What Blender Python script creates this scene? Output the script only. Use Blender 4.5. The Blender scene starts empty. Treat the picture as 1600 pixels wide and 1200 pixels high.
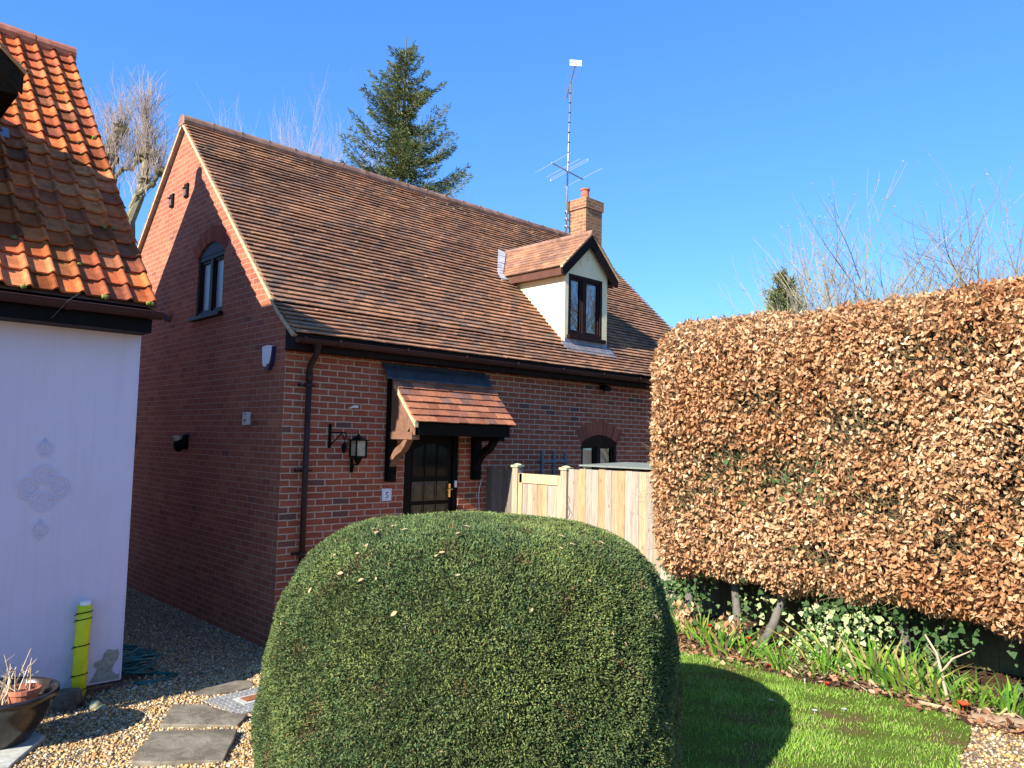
import bpy, math, random
import numpy as np
from mathutils import Vector, Matrix
random.seed(11)
rng = np.random.default_rng(11)
C = bpy.context.scene.collection
R = math.radians
U = random.uniform

# ------------------------------------------------------------------ mesh helpers
class MB:
    """collects polygons (with a tint per face) and links them as one mesh object"""
    def __init__(self):
        self.v = []; self.f = []; self.c = []
    def poly(self, pts, col=(1, 1, 1)):
        i = len(self.v); self.v += [tuple(p) for p in pts]
        self.f.append(tuple(range(i, i + len(pts)))); self.c.append(col)
    def box(self, x0, x1, y0, y1, z0, z1, col=(1, 1, 1)):
        i = len(self.v)
        self.v += [(x, y, z) for z in (z0, z1) for y in (y0, y1) for x in (x0, x1)]
        for q in ((0, 2, 3, 1), (4, 5, 7, 6), (0, 1, 5, 4), (2, 6, 7, 3), (0, 4, 6, 2), (1, 3, 7, 5)):
            self.f.append(tuple(i + k for k in q)); self.c.append(col)
    def obox(self, o, a, b, c, col=(1, 1, 1)):
        """box from corner o along the three edge vectors a, b, c"""
        o, a, b, c = Vector(o), Vector(a), Vector(b), Vector(c)
        i = len(self.v)
        self.v += [tuple(o + a * p + b * q + c * r) for r in (0, 1) for q in (0, 1) for p in (0, 1)]
        for q in ((0, 2, 3, 1), (4, 5, 7, 6), (0, 1, 5, 4), (2, 6, 7, 3), (0, 4, 6, 2), (1, 3, 7, 5)):
            self.f.append(tuple(i + k for k in q)); self.c.append(col)
    def prism(self, pts, off, col=(1, 1, 1)):
        """closed polygon pts pushed along off"""
        off = Vector(off); a = [Vector(p) for p in pts]; b = [p + off for p in a]
        n = len(a); i = len(self.v)
        self.v += [tuple(p) for p in a + b]
        self.f += [tuple(range(i, i + n))[::-1], tuple(range(i + n, i + 2 * n))]; self.c += [col, col]
        for k in range(n):
            self.f.append((i + k, i + (k + 1) % n, i + n + (k + 1) % n, i + n + k)); self.c.append(col)
    def tube(self, path, rad, n=8, col=(1, 1, 1), cap=True):
        path = [Vector(p) for p in path]
        rad = rad if isinstance(rad, (list, tuple)) else [rad] * len(path)
        up = None; rings = []
        for k, p in enumerate(path):
            d = (path[min(k + 1, len(path) - 1)] - path[max(k - 1, 0)])
            d = d.normalized() if d.length > 1e-9 else Vector((0, 0, 1))
            if up is None:
                up = d.orthogonal().normalized()
            up = (up - d * up.dot(d))
            up = up.normalized() if up.length > 1e-6 else d.orthogonal().normalized()
            w = d.cross(up); i = len(self.v); rings.append(i)
            for j in range(n):
                t = 2 * math.pi * j / n
                self.v.append(tuple(p + (up * math.cos(t) + w * math.sin(t)) * rad[k]))
        for a, b in zip(rings, rings[1:]):
            for j in range(n):
                self.f.append((a + j, a + (j + 1) % n, b + (j + 1) % n, b + j)); self.c.append(col)
        if cap:
            self.f += [tuple(range(rings[0], rings[0] + n))[::-1], tuple(range(rings[-1], rings[-1] + n))]
            self.c += [col, col]
    def lathe(self, prof, c, n=24, col=(1, 1, 1), wob=0):
        i0 = len(self.v)
        for r, z in prof:
            for j in range(n):
                t = 2 * math.pi * j / n; rr = r * (1 + wob * math.sin(3 * t + z * 9))
                self.v.append((c[0] + rr * math.cos(t), c[1] + rr * math.sin(t), c[2] + z))
        for k in range(len(prof) - 1):
            for j in range(n):
                a = i0 + k * n; b = a + n
                self.f.append((a + j, a + (j + 1) % n, b + (j + 1) % n, b + j)); self.c.append(col)
        self.f += [tuple(range(i0, i0 + n))[::-1], tuple(range(i0 + (len(prof) - 1) * n, i0 + len(prof) * n))]
        self.c += [col, col]
    def blob(self, c, r, col=(1, 1, 1), n=7, m=5, jit=.12):
        i0 = len(self.v); r = r if isinstance(r, (tuple, list)) else (r, r, r)
        for k in range(m + 1):
            ph = math.pi * k / m
            for j in range(n):
                t = 2 * math.pi * j / n; s = 1 + U(-jit, jit)
                self.v.append((c[0] + r[0] * s * math.sin(ph) * math.cos(t), c[1] + r[1] * s * math.sin(ph) * math.sin(t), c[2] + r[2] * s * math.cos(ph)))
        for k in range(m):
            for j in range(n):
                a = i0 + k * n; b = a + n
                self.f.append((a + j, b + j, b + (j + 1) % n, a + (j + 1) % n)); self.c.append(col)
    def build(self, name, mat, parent=None, smooth=False, uv=False, bevel=0):
        me = bpy.data.meshes.new(name)
        me.from_pydata(self.v, [], self.f)
        at = me.attributes.new('tint', 'FLOAT_COLOR', 'FACE')
        at.data.foreach_set('color', np.array([(c[0], c[1], c[2], 1.0) for c in self.c], dtype=np.float32).ravel())
        if uv:
            ul = me.uv_layers.new(name='UVMap')
            for p in me.polygons:
                nx, ny, nz = (abs(a) for a in p.normal)
                for li in p.loop_indices:
                    x, y, z = me.vertices[me.loops[li].vertex_index].co
                    ul.data[li].uv = (y + .1125, z) if nx > ny and nx > nz * .6 else ((x, z) if ny > nz * .6 else (x, y))
        return link(name, me, mat, parent, smooth, bevel)

def link(name, me, mat, parent=None, smooth=False, bevel=0):
    me.materials.append(mat)
    if smooth:
        me.polygons.foreach_set('use_smooth', [True] * len(me.polygons))
    o = bpy.data.objects.new(name, me); C.objects.link(o)
    if parent is not None:
        r = parent
        while r.parent: r = r.parent
        me.transform(Matrix.Translation(-r.location))
        o.parent = parent
    if bevel:
        m = o.modifiers.new('edge', 'BEVEL'); m.width = bevel; m.segments = 2; m.limit_method = 'ANGLE'
    return o

def np_mesh(name, V, F, mat, parent=None, col=None, smooth=False):
    me = bpy.data.meshes.new(name); V = np.asarray(V, np.float32); F = np.asarray(F, np.int32); k = F.shape[1]
    me.vertices.add(len(V)); me.vertices.foreach_set('co', V.ravel())
    me.loops.add(F.size); me.loops.foreach_set('vertex_index', F.ravel())
    me.polygons.add(len(F)); me.polygons.foreach_set('loop_start', np.arange(len(F), dtype=np.int32) * k)
    me.update(calc_edges=True)
    if col is not None:
        at = me.attributes.new('tint', 'FLOAT_COLOR', 'FACE')
        cc = np.ones((len(F), 4), np.float32); cc[:, :3] = col
        at.data.foreach_set('color', cc.ravel())
    return link(name, me, mat, parent, smooth)

def thing(name, label, cat, loc=(0, 0, 0), group=None):
    o = bpy.data.objects.new(name, None); C.objects.link(o); o.location = loc
    o.empty_display_size = .1
    return tag(o, label, cat, group)
def tag(o, label, cat, group=None):
    o['label'] = label; o['category'] = cat; o['kind'] = 'thing'
    if group: o['group'] = group
    return o
def struct(o, kind='structure'):
    o['kind'] = kind; return o
def dup(root, loc, rz=0, sc=1, label=None):
    def cp(o, par):
        c = o.copy(); C.objects.link(c); c.parent = par
        for ch in [k for k in bpy.data.objects if k.parent == o]: cp(ch, c)
        return c
    c = cp(root, None); c.location = loc; c.rotation_euler = (0, 0, rz); c.scale = (sc, sc, sc)
    if label: c['label'] = label
    return c
def norm(a): return a / (np.linalg.norm(a, axis=-1, keepdims=True) + 1e-9)
def rdir(n): return norm(rng.normal(size=(n, 3)))

# ------------------------------------------------------------------ materials
class NT:
    def __init__(self, name):
        self.m = bpy.data.materials.new(name); self.m.use_nodes = True
        self.t = self.m.node_tree; self.b = self.t.nodes['Principled BSDF']
    def n(self, typ, **kw):
        o = self.t.nodes.new(typ)
        for k, v in kw.items():
            if k in o.inputs: o.inputs[k].default_value = v
            else: setattr(o, k, v)
        return o
    def l(self, a, b): self.t.links.new(a, b)
    def noise(self, scale, detail=4, rough=.55, vec=None, dist=0):
        o = self.n('ShaderNodeTexNoise'); o.inputs['Scale'].default_value = scale
        o.inputs['Detail'].default_value = detail; o.inputs['Roughness'].default_value = rough
        o.inputs['Distortion'].default_value = dist
        if vec is not None: self.l(vec, o.inputs['Vector'])
        return o.outputs['Fac']
    def ramp(self, fac, stops, const=False):
        o = self.n('ShaderNodeValToRGB'); e = o.color_ramp.elements
        if const: o.color_ramp.interpolation = 'CONSTANT'
        while len(e) < len(stops): e.new(.5)
        for k, (p, c) in enumerate(stops):
            e[k].position = p; e[k].color = (*c, 1) if len(c) == 3 else c
        self.l(fac, o.inputs['Fac']); return o.outputs['Color']
    def mix(self, fac, a, b, mode='MIX'):
        o = self.n('ShaderNodeMix', data_type='RGBA', blend_type=mode)
        for s, v in ((o.inputs[0], fac), (o.inputs[6], a), (o.inputs[7], b)):
            if hasattr(v, 'links'): self.l(v, s)
            elif isinstance(v, (int, float)): s.default_value = v
            else: s.default_value = (*v, 1)
        return o.outputs[2]
    def bump(self, h, strength=.3, dist=.01):
        o = self.n('ShaderNodeBump'); o.inputs['Strength'].default_value = strength; o.inputs['Distance'].default_value = dist
        self.l(h, o.inputs['Height']); self.l(o.outputs['Normal'], self.b.inputs['Normal'])
    def base(self, c):
        if hasattr(c, 'links'): self.l(c, self.b.inputs['Base Color'])
        else: self.b.inputs['Base Color'].default_value = (*c, 1)
    def set(self, rough=.7, spec=.4, metal=0):
        self.b.inputs['Roughness'].default_value = rough; self.b.inputs['Specular IOR Level'].default_value = spec
        self.b.inputs['Metallic'].default_value = metal
    def tint(self):
        o = self.n('ShaderNodeAttribute'); o.attribute_name = 'tint'; return o.outputs['Color']
    def obj(self): return self.n('ShaderNodeTexCoord').outputs['Object']
    def uv(self): return self.n('ShaderNodeTexCoord').outputs['UV']

def plain(name, col, rough=.6, spec=.4, metal=0, var=.12, scale=9, bump=.0):
    t = NT(name); f = t.noise(scale, 5, .6, t.obj())
    d = tuple(max(0, c * (1 - var)) for c in col); e = tuple(min(1, c * (1 + var)) for c in col)
    t.base(t.ramp(f, [(.3, d), (.7, e)])); t.set(rough, spec, metal)
    if bump: t.bump(t.noise(scale * 8, 4, .6, t.obj()), bump, .004)
    return t.m
def tinted(name, rough=.7, spec=.3, var=.18, scale=14, bump=0, bscale=60, trans=0):
    """colour of each piece comes from its own tint, mottled by noise"""
    t = NT(name); f = t.noise(scale, 4, .6, t.obj())
    g = t.ramp(f, [(.25, (1 - var,) * 3), (.75, (1 + var,) * 3)])
    c = t.mix(1.0, t.tint(), g, 'MULTIPLY'); t.base(c); t.set(rough, spec)
    if bump: t.bump(t.noise(bscale, 4, .6, t.obj()), bump, .005)
    if trans:
        tr = t.n('ShaderNodeBsdfTranslucent'); t.l(c, tr.inputs['Color'])
        mx = t.n('ShaderNodeMixShader'); mx.inputs[0].default_value = trans
        t.l(t.b.outputs[0], mx.inputs[1]); t.l(tr.outputs[0], mx.inputs[2])
        t.l(mx.outputs[0], t.t.nodes['Material Output'].inputs['Surface'])
    return t.m

def brick_mat(name, stops, mortar, var=.25, lichen=None, joint=.0072):
    t = NT(name); uv = t.uv()
    mp = t.n('ShaderNodeMapping'); t.l(uv, mp.inputs['Vector'])
    # slight waviness of the hand laid joints
    nz = t.n('ShaderNodeTexNoise'); nz.inputs['Scale'].default_value = 9; t.l(uv, nz.inputs['Vector'])
    sub = t.n('ShaderNodeVectorMath', operation='SUBTRACT'); sub.inputs[1].default_value = (.5, .5, .5); t.l(nz.outputs['Color'], sub.inputs[0])
    sc = t.n('ShaderNodeVectorMath', operation='SCALE'); sc.inputs['Scale'].default_value = .013; t.l(sub.outputs[0], sc.inputs[0])
    ad = t.n('ShaderNodeVectorMath', operation='ADD'); t.l(mp.outputs[0], ad.inputs[0]); t.l(sc.outputs[0], ad.inputs[1])
    b = t.n('ShaderNodeTexBrick'); b.offset = .5; b.offset_frequency = 2; b.squash = 1
    for k, v in (('Scale', 1), ('Mortar Size', joint), ('Mortar Smooth', .25), ('Bias', 0), ('Brick Width', .225), ('Row Height', .075)):
        b.inputs[k].default_value = v
    b.inputs['Color1'].default_value = (0, 0, 0, 1); b.inputs['Color2'].default_value = (1, 1, 1, 1); b.inputs['Mortar'].default_value = (.5, .5, .5, 1)
    t.l(ad.outputs[0], b.inputs['Vector'])
    col = t.ramp(b.outputs['Color'], stops)
    f = t.noise(26, 6, .68, uv)
    col = t.mix(1.0, col, t.ramp(f, [(.25, (1 - var,) * 3), (.75, (1 + var,) * 3)]), 'MULTIPLY')
    f3 = t.noise(1.1, 4, .6, uv)
    col = t.mix(1.0, col, t.ramp(f3, [(.3, (.84, .82, .84)), (.7, (1.1, 1.07, 1.03))]), 'MULTIPLY')
    mc = t.mix(t.noise(5, 5, .7, uv), tuple(c * .62 for c in mortar), tuple(min(1, c * 1.35) for c in mortar))
    mc = t.mix(t.ramp(t.noise(2.3, 5, .75, uv), [(.58, (0, 0, 0)), (.70, (.7,) * 3)]), mc, tuple(min(.75, c * 1.5) for c in mortar))   # lime bloom
    col = t.mix(b.outputs['Fac'], col, mc)
    if lichen:
        col = t.mix(t.ramp(t.noise(7, 6, .7, uv), [(.45, (0, 0, 0)), (.68, (.6, .6, .6))]), col, lichen)
    t.base(col); t.set(.92, .05)
    inv = t.n('ShaderNodeMath', operation='SUBTRACT'); inv.inputs[0].default_value = 1; t.l(b.outputs['Fac'], inv.inputs[1])
    h = t.n('ShaderNodeMath', operation='MULTIPLY_ADD'); h.inputs[1].default_value = .35; t.l(t.noise(90, 4, .6, uv), h.inputs[0]); t.l(inv.outputs[0], h.inputs[2])
    t.bump(h.outputs[0], .55, .008)
    return t.m

RED = [(0, (.13, .085, .075)), (.04, (.17, .09, .07)), (.07, (.26, .09, .056)), (.35, (.35, .115, .066)), (.6, (.29, .095, .06)), (.85, (.39, .14, .08)), (1, (.31, .11, .07))]
REDG = [(0, (.22, .09, .065)), (.04, (.30, .11, .068))] + [(p, (c[0] * 1.05, c[1] * 1.1, c[2] * 1.08)) for p, c in RED[3:]]
RED = [(p, (c[0] * .95, c[1] * .80, c[2] * .78)) for p, c in RED]  # front brick darkened for its shade, the gable keeps the sunlit tone
M = {}
M['brick'] = brick_mat('red brick', RED, (.43, .33, .24), joint=.0080)
M['gable_brick'] = brick_mat('sunlit gable brick', REDG, (.40, .25, .18), joint=.0062)
M['chimney_brick'] = brick_mat('weathered chimney brick', [(0, (.16, .08, .06)), (.5, (.32, .125, .072)), (1, (.30, .15, .085))], (.36, .28, .2), .3, (.34, .24, .09))
M['plinth'] = brick_mat('plinth brick', [(0, (.10, .06, .05)), (1, (.2, .09, .07))], (.2, .18, .16))
M['arch'] = tinted('arch brick', .92, .05, .25, 40, .3)
M['mortar'] = plain('verge mortar', (.50, .37, .23), .95, .1, 0, .4, 26, .8)
def roof_mat():
    t = NT('clay plain tile'); f = t.noise(30, 5, .65, t.obj())
    c = t.mix(1.0, t.tint(), t.ramp(f, [(.25, (.68,) * 3), (.75, (1.3,) * 3)]), 'MULTIPLY')
    f2 = t.noise(.9, 5, .62, t.obj())                                   # sooty blooms and cleaner patches
    c = t.mix(1.0, c, t.ramp(f2, [(.30, (.66, .66, .68)), (.5, (.97, .95, .93)), (.70, (1.22, 1.10, .98))]), 'MULTIPLY')
    t.base(c); t.set(.9, .06); t.bump(t.noise(120, 4, .6, t.obj()), .35, .004); return t.m
M['tile'] = roof_mat()
M['pantile'] = tinted('orange clay pantile', .85, .07, .42, 11, .35, 110)
M['moss'] = tinted('moss', .95, .1, .4, 60, .8, 200)
M['ridge'] = plain('ridge clay', (.24, .135, .095), .85, .2, 0, .45, 6, .4)
M['ridge_orange'] = plain('orange ridge clay', (.36, .13, .08), .8, .2, 0, .4, 7, .4)
M['brown'] = plain('dark brown paint', (.016, .010, .009), .6, .06, 0, .25, 8)
M['gutter'] = plain('brown gutter plastic', (.045, .02, .018), .5, .15, 0, .2, 5)
M['black'] = plain('black paint', (.006, .005, .005), .5, .07, 0, .3, 12)
M['blackwood'] = plain('black and shaded wood', (.009, .007, .006), .65, .05, 0, .4, 20, .2)
M['sunlitwood'] = plain('sunlit brown wood', (.17, .085, .052), .7, .3, 0, .3, 14, .3)  # lit tone of the canopy timber, sunlight put into the colour
M['upvc'] = plain('rosewood frame', (.022, .011, .010), .4, .07, 0, .2, 6)
M['lead'] = plain('lead flashing', (.20, .22, .25), .55, .4, .3, .35, 8, .2)
M['leaddark'] = plain('dark lead flashing', (.055, .062, .078), .5, .4, .2, .3, 8, .2)
M['lilac'] = None
def render_mat(name, col, stain):
    t = NT(name); o = t.obj()
    c = t.mix(t.ramp(t.noise(1.3, 5, .65, o), [(.35, (0, 0, 0)), (.75, (.35,) * 3)]), col, stain)
    c = t.mix(t.ramp(t.noise(34, 3, .6, o), [(.70, (0, 0, 0)), (.80, (.4,) * 3)]), c, tuple(k * .7 for k in col))
    mp = t.n('ShaderNodeMapping'); mp.inputs['Scale'].default_value = (9, 9, .5); t.l(o, mp.inputs['Vector'])
    c = t.mix(t.ramp(t.noise(1.6, 5, .7, mp.outputs[0]), [(.50, (0, 0, 0)), (.78, (.30,) * 3)]), c, (col[0] * .72, col[1] * .68, col[2] * .55))
    sx = t.n('ShaderNodeSeparateXYZ'); t.l(o, sx.inputs[0]); ml = t.n('ShaderNodeMath', operation='MULTIPLY_ADD'); ml.inputs[1].default_value = -1.6; ml.inputs[2].default_value = 1.05; t.l(sx.outputs['Z'], ml.inputs[0])
    mk = t.n('ShaderNodeMath', operation='MULTIPLY', use_clamp=True); t.l(ml.outputs[0], mk.inputs[0]); t.l(t.ramp(t.noise(6, 6, .75, o), [(.42, (0, 0, 0)), (.7, (.8,) * 3)]), mk.inputs[1])
    if stain[2] > .5: c = t.mix(mk.outputs[0], c, (.30, .28, .22))
    ad = t.n('ShaderNodeMath', operation='MULTIPLY_ADD'); ad.inputs[1].default_value = 3.0; t.l(t.noise(5, 3, .5, o, .8), ad.inputs[0]); t.l(t.noise(170, 3, .6, o), ad.inputs[2])
    t.base(c); t.set(.9, .08); t.bump(ad.outputs[0], .3, .004); return t.m
M['lilac'] = render_mat('pale lilac render', (.66, .58, .68), (.57, .50, .58))
M['cream'] = render_mat('cream render', (.82, .72, .46), (.70, .60, .38))
M['bare'] = plain('bare cement', (.30, .29, .24), .95, .1, 0, .3, 30, .7)
M['white'] = plain('white plastic', (.78, .78, .78), .4, .4, 0, .04, 5)
M['navy'] = plain('navy plastic', (.02, .018, .07), .35, .5, 0, .1, 5)
M['grey'] = plain('grey wood', (.17, .16, .17), .85, .2, 0, .3, 25, .3)
M['brass'] = plain('brass', (.75, .48, .14), .25, .5, 1, .1, 9)
M['steel'] = plain('galvanised steel', (.30, .32, .36), .45, .5, .7, .2, 12)
M['alu'] = plain('aluminium rod', (.72, .76, .82), .35, .5, .6, .1, 12)
M['chimpot'] = plain('terracotta', (.44, .12, .075), .75, .25, 0, .25, 9, .2)
M['wood'] = None
def wood_mat():
    t = NT('new softwood'); mp = t.n('ShaderNodeMapping'); mp.inputs['Scale'].default_value = (18, 18, 1.1); t.l(t.obj(), mp.inputs['Vector'])
    f = t.noise(3.0, 6, .65, mp.outputs[0], 1.0)
    c = t.mix(1.0, t.tint(), t.ramp(f, [(.3, (.62, .60, .58)), (.7, (1.18, 1.17, 1.15))]), 'MULTIPLY')
    v = t.n('ShaderNodeTexVoronoi'); v.inputs['Scale'].default_value = 3.1; mp2 = t.n('ShaderNodeMapping'); mp2.inputs['Scale'].default_value = (2.2, 2.2, .95); t.l(t.obj(), mp2.inputs['Vector']); t.l(mp2.outputs[0], v.inputs['Vector'])
    c = t.mix(t.ramp(v.outputs['Distance'], [(.05, (.9,) * 3), (.10, (0, 0, 0))]), c, (.22, .12, .06))
    sx = t.n('ShaderNodeSeparateXYZ'); t.l(t.obj(), sx.inputs[0]); ml = t.n('ShaderNodeMath', operation='MULTIPLY_ADD'); ml.inputs[1].default_value = -2.2; ml.inputs[2].default_value = .75; t.l(sx.outputs['Z'], ml.inputs[0])
    mm_ = t.n('ShaderNodeMath', operation='MULTIPLY', use_clamp=True); t.l(ml.outputs[0], mm_.inputs[0]); t.l(t.ramp(t.noise(5, 5, .7, t.obj()), [(.3, (.3,) * 3), (.7, (1.3,) * 3)]), mm_.inputs[1])
    c = t.mix(mm_.outputs[0], c, (.22, .22, .10))                      # algae creeping up from the damp foot of the boards
    t.base(c); t.set(.8, .2); t.bump(f, .2, .004); return t.m
M['wood'] = wood_mat()
M['yellow'] = plain('yellow plastic', (.66, .64, .015), .5, .35, 0, .12, 9, .05)
M['hose'] = plain('green hose', (.012, .115, .10), .4, .5, 0, .2, 12)
M['glaze'] = plain('dark glazed stoneware', (.022, .017, .013), .22, .55, 0, .5, 9, .15)
M['terracotta'] = plain('terracotta pot', (.42, .15, .085), .85, .2, 0, .2, 9)
M['drytwig'] = tinted('dry twig', .9, .15, .3, 30)
M['stone'] = None
def stone_mat():
    t = NT('riven paving'); o = t.obj()
    c = t.ramp(t.noise(5, 7, .66, o, .6), [(.3, (.085, .07, .05)), (.5, (.17, .145, .105)), (.7, (.27, .235, .18))])
    t.base(c); t.set(.85, .25); t.bump(t.noise(9, 8, .65, o, .8), .6, .02); return t.m
M['stone'] = stone_mat()
M['slab'] = plain('pale concrete', (.42, .42, .37), .9, .2, 0, .25, 18, .4)
M['covermetal'] = plain('cover metal', (.34, .34, .32), .6, .4, .3, .3, 14, .3)
M['bark'] = plain('bark', (.13, .105, .08), .95, .1, 0, .45, 14, .8)
M['willow'] = tinted('willow bark', .95, .1, .35, 5)
M['twig'] = tinted('bare twig', .9, .15, .25, 3)
M['leaf'] = tinted('leaf', .6, .15, .2, 40, 0, 60, .22)
M['dryleaf'] = tinted('dry beech leaf', .75, .1, .25, 60, 0, 60, .28)
M['needle'] = tinted('conifer needle', .7, .12, .25, 3, 0, 60, .12)
M['yew'] = tinted('yew', .65, .12, .3, 5, 0, 60, .12)
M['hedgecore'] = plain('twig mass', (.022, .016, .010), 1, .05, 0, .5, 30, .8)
M['yewcore'] = plain('yew inner', (.02, .026, .012), 1, .05, 0, .5, 60, .8)
M['grass'] = tinted('grass blade', .6, .15, .2, 3, 0, 60, .25)
M['pebble'] = tinted('pebble', .7, .2, .2, 60)
def ground_mat():
    t = NT('gravel bed'); o = t.obj(); v = t.n('ShaderNodeTexVoronoi'); v.inputs['Scale'].default_value = 55; t.l(o, v.inputs['Vector'])
    c = t.ramp(v.outputs['Color'], [(0, (.20, .13, .07)), (.4, (.34, .23, .12)), (.7, (.46, .34, .19)), (1, (.40, .34, .26))])
    c = t.mix(t.ramp(v.outputs['Distance'], [(.25, (0, 0, 0)), (.7, (.9,) * 3)]), c, (.09, .062, .038))
    t.base(c); t.set(.85, .25); t.bump(v.outputs['Distance'], .6, -.012); return t.m
def lawn_mat():
    t = NT('lawn soil'); o = t.obj()
    c = t.ramp(t.noise(2.2, 6, .65, o), [(.36, (.15, .11, .055)), (.46, (.10, .13, .03)), (.7, (.11, .20, .03))])
    c = t.mix(1.0, c, t.ramp(t.noise(75, 5, .7, o), [(.3, (.45, .42, .4)), (.7, (1.35, 1.3, 1.1))]), 'MULTIPLY')
    t.base(c); t.set(.95, .05); t.bump(t.noise(80, 4, .6, o), .8, .015); return t.m
def soil_mat():
    t = NT('border soil'); o = t.obj()
    t.base(t.ramp(t.noise(14, 6, .7, o), [(.3, (.035, .022, .014)), (.7, (.13, .075, .045))])); t.set(1, .05); t.bump(t.noise(40, 5, .7, o), .8, .02); return t.m
def glass_mat(name, refl, tint, rough=.02):
    t = NT(name); t.t.nodes.remove(t.b)
    tr = t.n('ShaderNodeBsdfTransparent'); tr.inputs[0].default_value = (*tint, 1)
    gl = t.n('ShaderNodeBsdfGlossy'); gl.inputs['Roughness'].default_value = rough; gl.inputs['Color'].default_value = (.95, .97, 1, 1)
    fr = t.n('ShaderNodeFresnel'); fr.inputs[0].default_value = 1.5
    a = t.n('ShaderNodeMath', operation='ADD'); a.inputs[1].default_value = refl; t.l(fr.outputs[0], a.inputs[0])
    mx = t.n('ShaderNodeMixShader'); t.l(a.outputs[0], mx.inputs[0]); t.l(tr.outputs[0], mx.inputs[1]); t.l(gl.outputs[0], mx.inputs[2])
    t.l(mx.outputs[0], t.t.nodes['Material Output'].inputs['Surface']); return t.m
M['glass'] = glass_mat('window glass', .22, (.85, .9, .9))
def frosted():
    t = NT('obscured glass'); o = t.obj()
    t.base(t.ramp(t.noise(60, 4, .6, o), [(.3, (.26, .31, .31)), (.7, (.36, .42, .42))])); t.set(.18, .6)
    v = t.n('ShaderNodeTexVoronoi'); v.inputs['Scale'].default_value = 70; t.l(o, v.inputs['Vector']); t.bump(v.outputs['Distance'], .5, .004); return t.m
M['frosted'] = frosted()
M['curtain'] = plain('net curtain', (.72, .74, .76), .9, .1, 0, .1, 30)
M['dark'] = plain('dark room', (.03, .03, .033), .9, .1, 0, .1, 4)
M['lampglass'] = plain('amber lamp glass', (.42, .33, .22), .15, .6, 0, .35, 12)
M['paper'] = plain('enamel white', (.72, .72, .76), .3, .5, 0, .05, 9)
M['red'] = plain('red petal', (.62, .06, .025), .6, .3, 0, .3, 40)

# ------------------------------------------------------------------ ground
def S(t):
    t = np.clip(t, 0, 1); return t * t * (3 - 2 * t)
def gz(x, y):
    """height of the ground: lawn level 0.6, falling to 0 in the passage beside the gable"""
    x = np.asarray(x, float); y = np.asarray(y, float)
    L = .6 * S((-y - .4) / 6.5) + np.where(x < 0, .10 * S((-x - .3) / 1.3) * (1 - S((-y - 1) / 3)), 0)
    w = np.where(x < .3, S((x + 1.1) / 1.5) * S((-y - .2) / 1.2), 1.0)
    w = np.where(x >= 0, np.maximum(w, S(x / .5)), w)
    return L + (.6 - L) * w
def axis(lo, hi, step):
    a = list(np.arange(lo, hi + 1e-6, step)); e = step; p = hi
    while p < 160: e *= 1.5; p += e; a.append(p)
    e = step; p = lo
    while p > -160: e *= 1.5; p -= e; a.insert(0, p)
    return np.array(a)
gx = axis(-5, 5, .12); gy = axis(-9, 8, .12)
XX, YY = np.meshgrid(gx, gy); ZZ = gz(XX, YY)
n_x, n_y = len(gx), len(gy)
ii = np.arange(n_x * n_y).reshape(n_y, n_x)
F = np.stack([ii[:-1, :-1], ii[:-1, 1:], ii[1:, 1:], ii[1:, :-1]], -1).reshape(-1, 4)
M['ground'] = ground_mat(); M['lawn'] = lawn_mat(); M['soil'] = soil_mat()
struct(np_mesh('ground', np.stack([XX, YY, ZZ], -1).reshape(-1, 3), F, M['ground'], smooth=True))

def patch(name, outline, mat, lift):
    """a sheet following the ground inside an outline (x, y)"""
    P = [Vector((x, y, 0)) for x, y in outline]; cx = sum(p.x for p in P) / len(P); cy = sum(p.y for p in P) / len(P)
    mb = MB(); rings = 7
    for k in range(rings):
        a, b = k / rings, (k + 1) / rings
        for p, q in zip(P, P[1:] + P[:1]):
            pts = []
            for (s, w) in ((a, p), (a, q), (b, q), (b, p)):
                x = cx + (w.x - cx) * s; y = cy + (w.y - cy) * s; pts.append((x, y, float(gz(x, y)) + lift))
            mb.poly(pts[1:] if k == 0 else pts)
    return struct(mb.build(name, mat, smooth=True))
LAWN = [(-.3, -3.0), (.6, -2.7), (1.5, -3.0), (1.9, -3.9), (1.75, -4.4), (1.62, -4.85), (1.55, -5.2), (1.6, -5.5), (1.72, -5.75), (1.72, -6.0), (1.68, -6.25), (1.5, -6.4), (1.2, -6.47), (.9, -6.5), (.6, -6.6), (.3, -6.75), (-.1, -6.9), (-.6, -6.9), (-.9, -6.3), (-.7, -5), (-.6, -4)]
BORDER = [(1.4, -2.9), (3.0, -2.6), (3.06, -4), (3.06, -6), (3.06, -8.2), (2.2, -8.2), (1.9, -7.2), (1.8, -6.7), (1.55, -6.42), (1.62, -6.1), (1.62, -5.75), (1.5, -5.5), (1.45, -5.2), (1.55, -4.8), (1.7, -4.3), (1.8, -3.8)]
patch('lawn', LAWN, M['lawn'], .010)
patch('border_soil', BORDER, M['soil'], .006)

def inside(px, py, poly):
    r = np.zeros(len(px), bool); n = len(poly)
    for k in range(n):
        (x1, y1), (x2, y2) = poly[k], poly[(k + 1) % n]
        c = ((y1 > py) != (y2 > py)) & (px < (x2 - x1) * (py - y1) / (y2 - y1 + 1e-12) + x1)
        r ^= c
    return r

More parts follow.
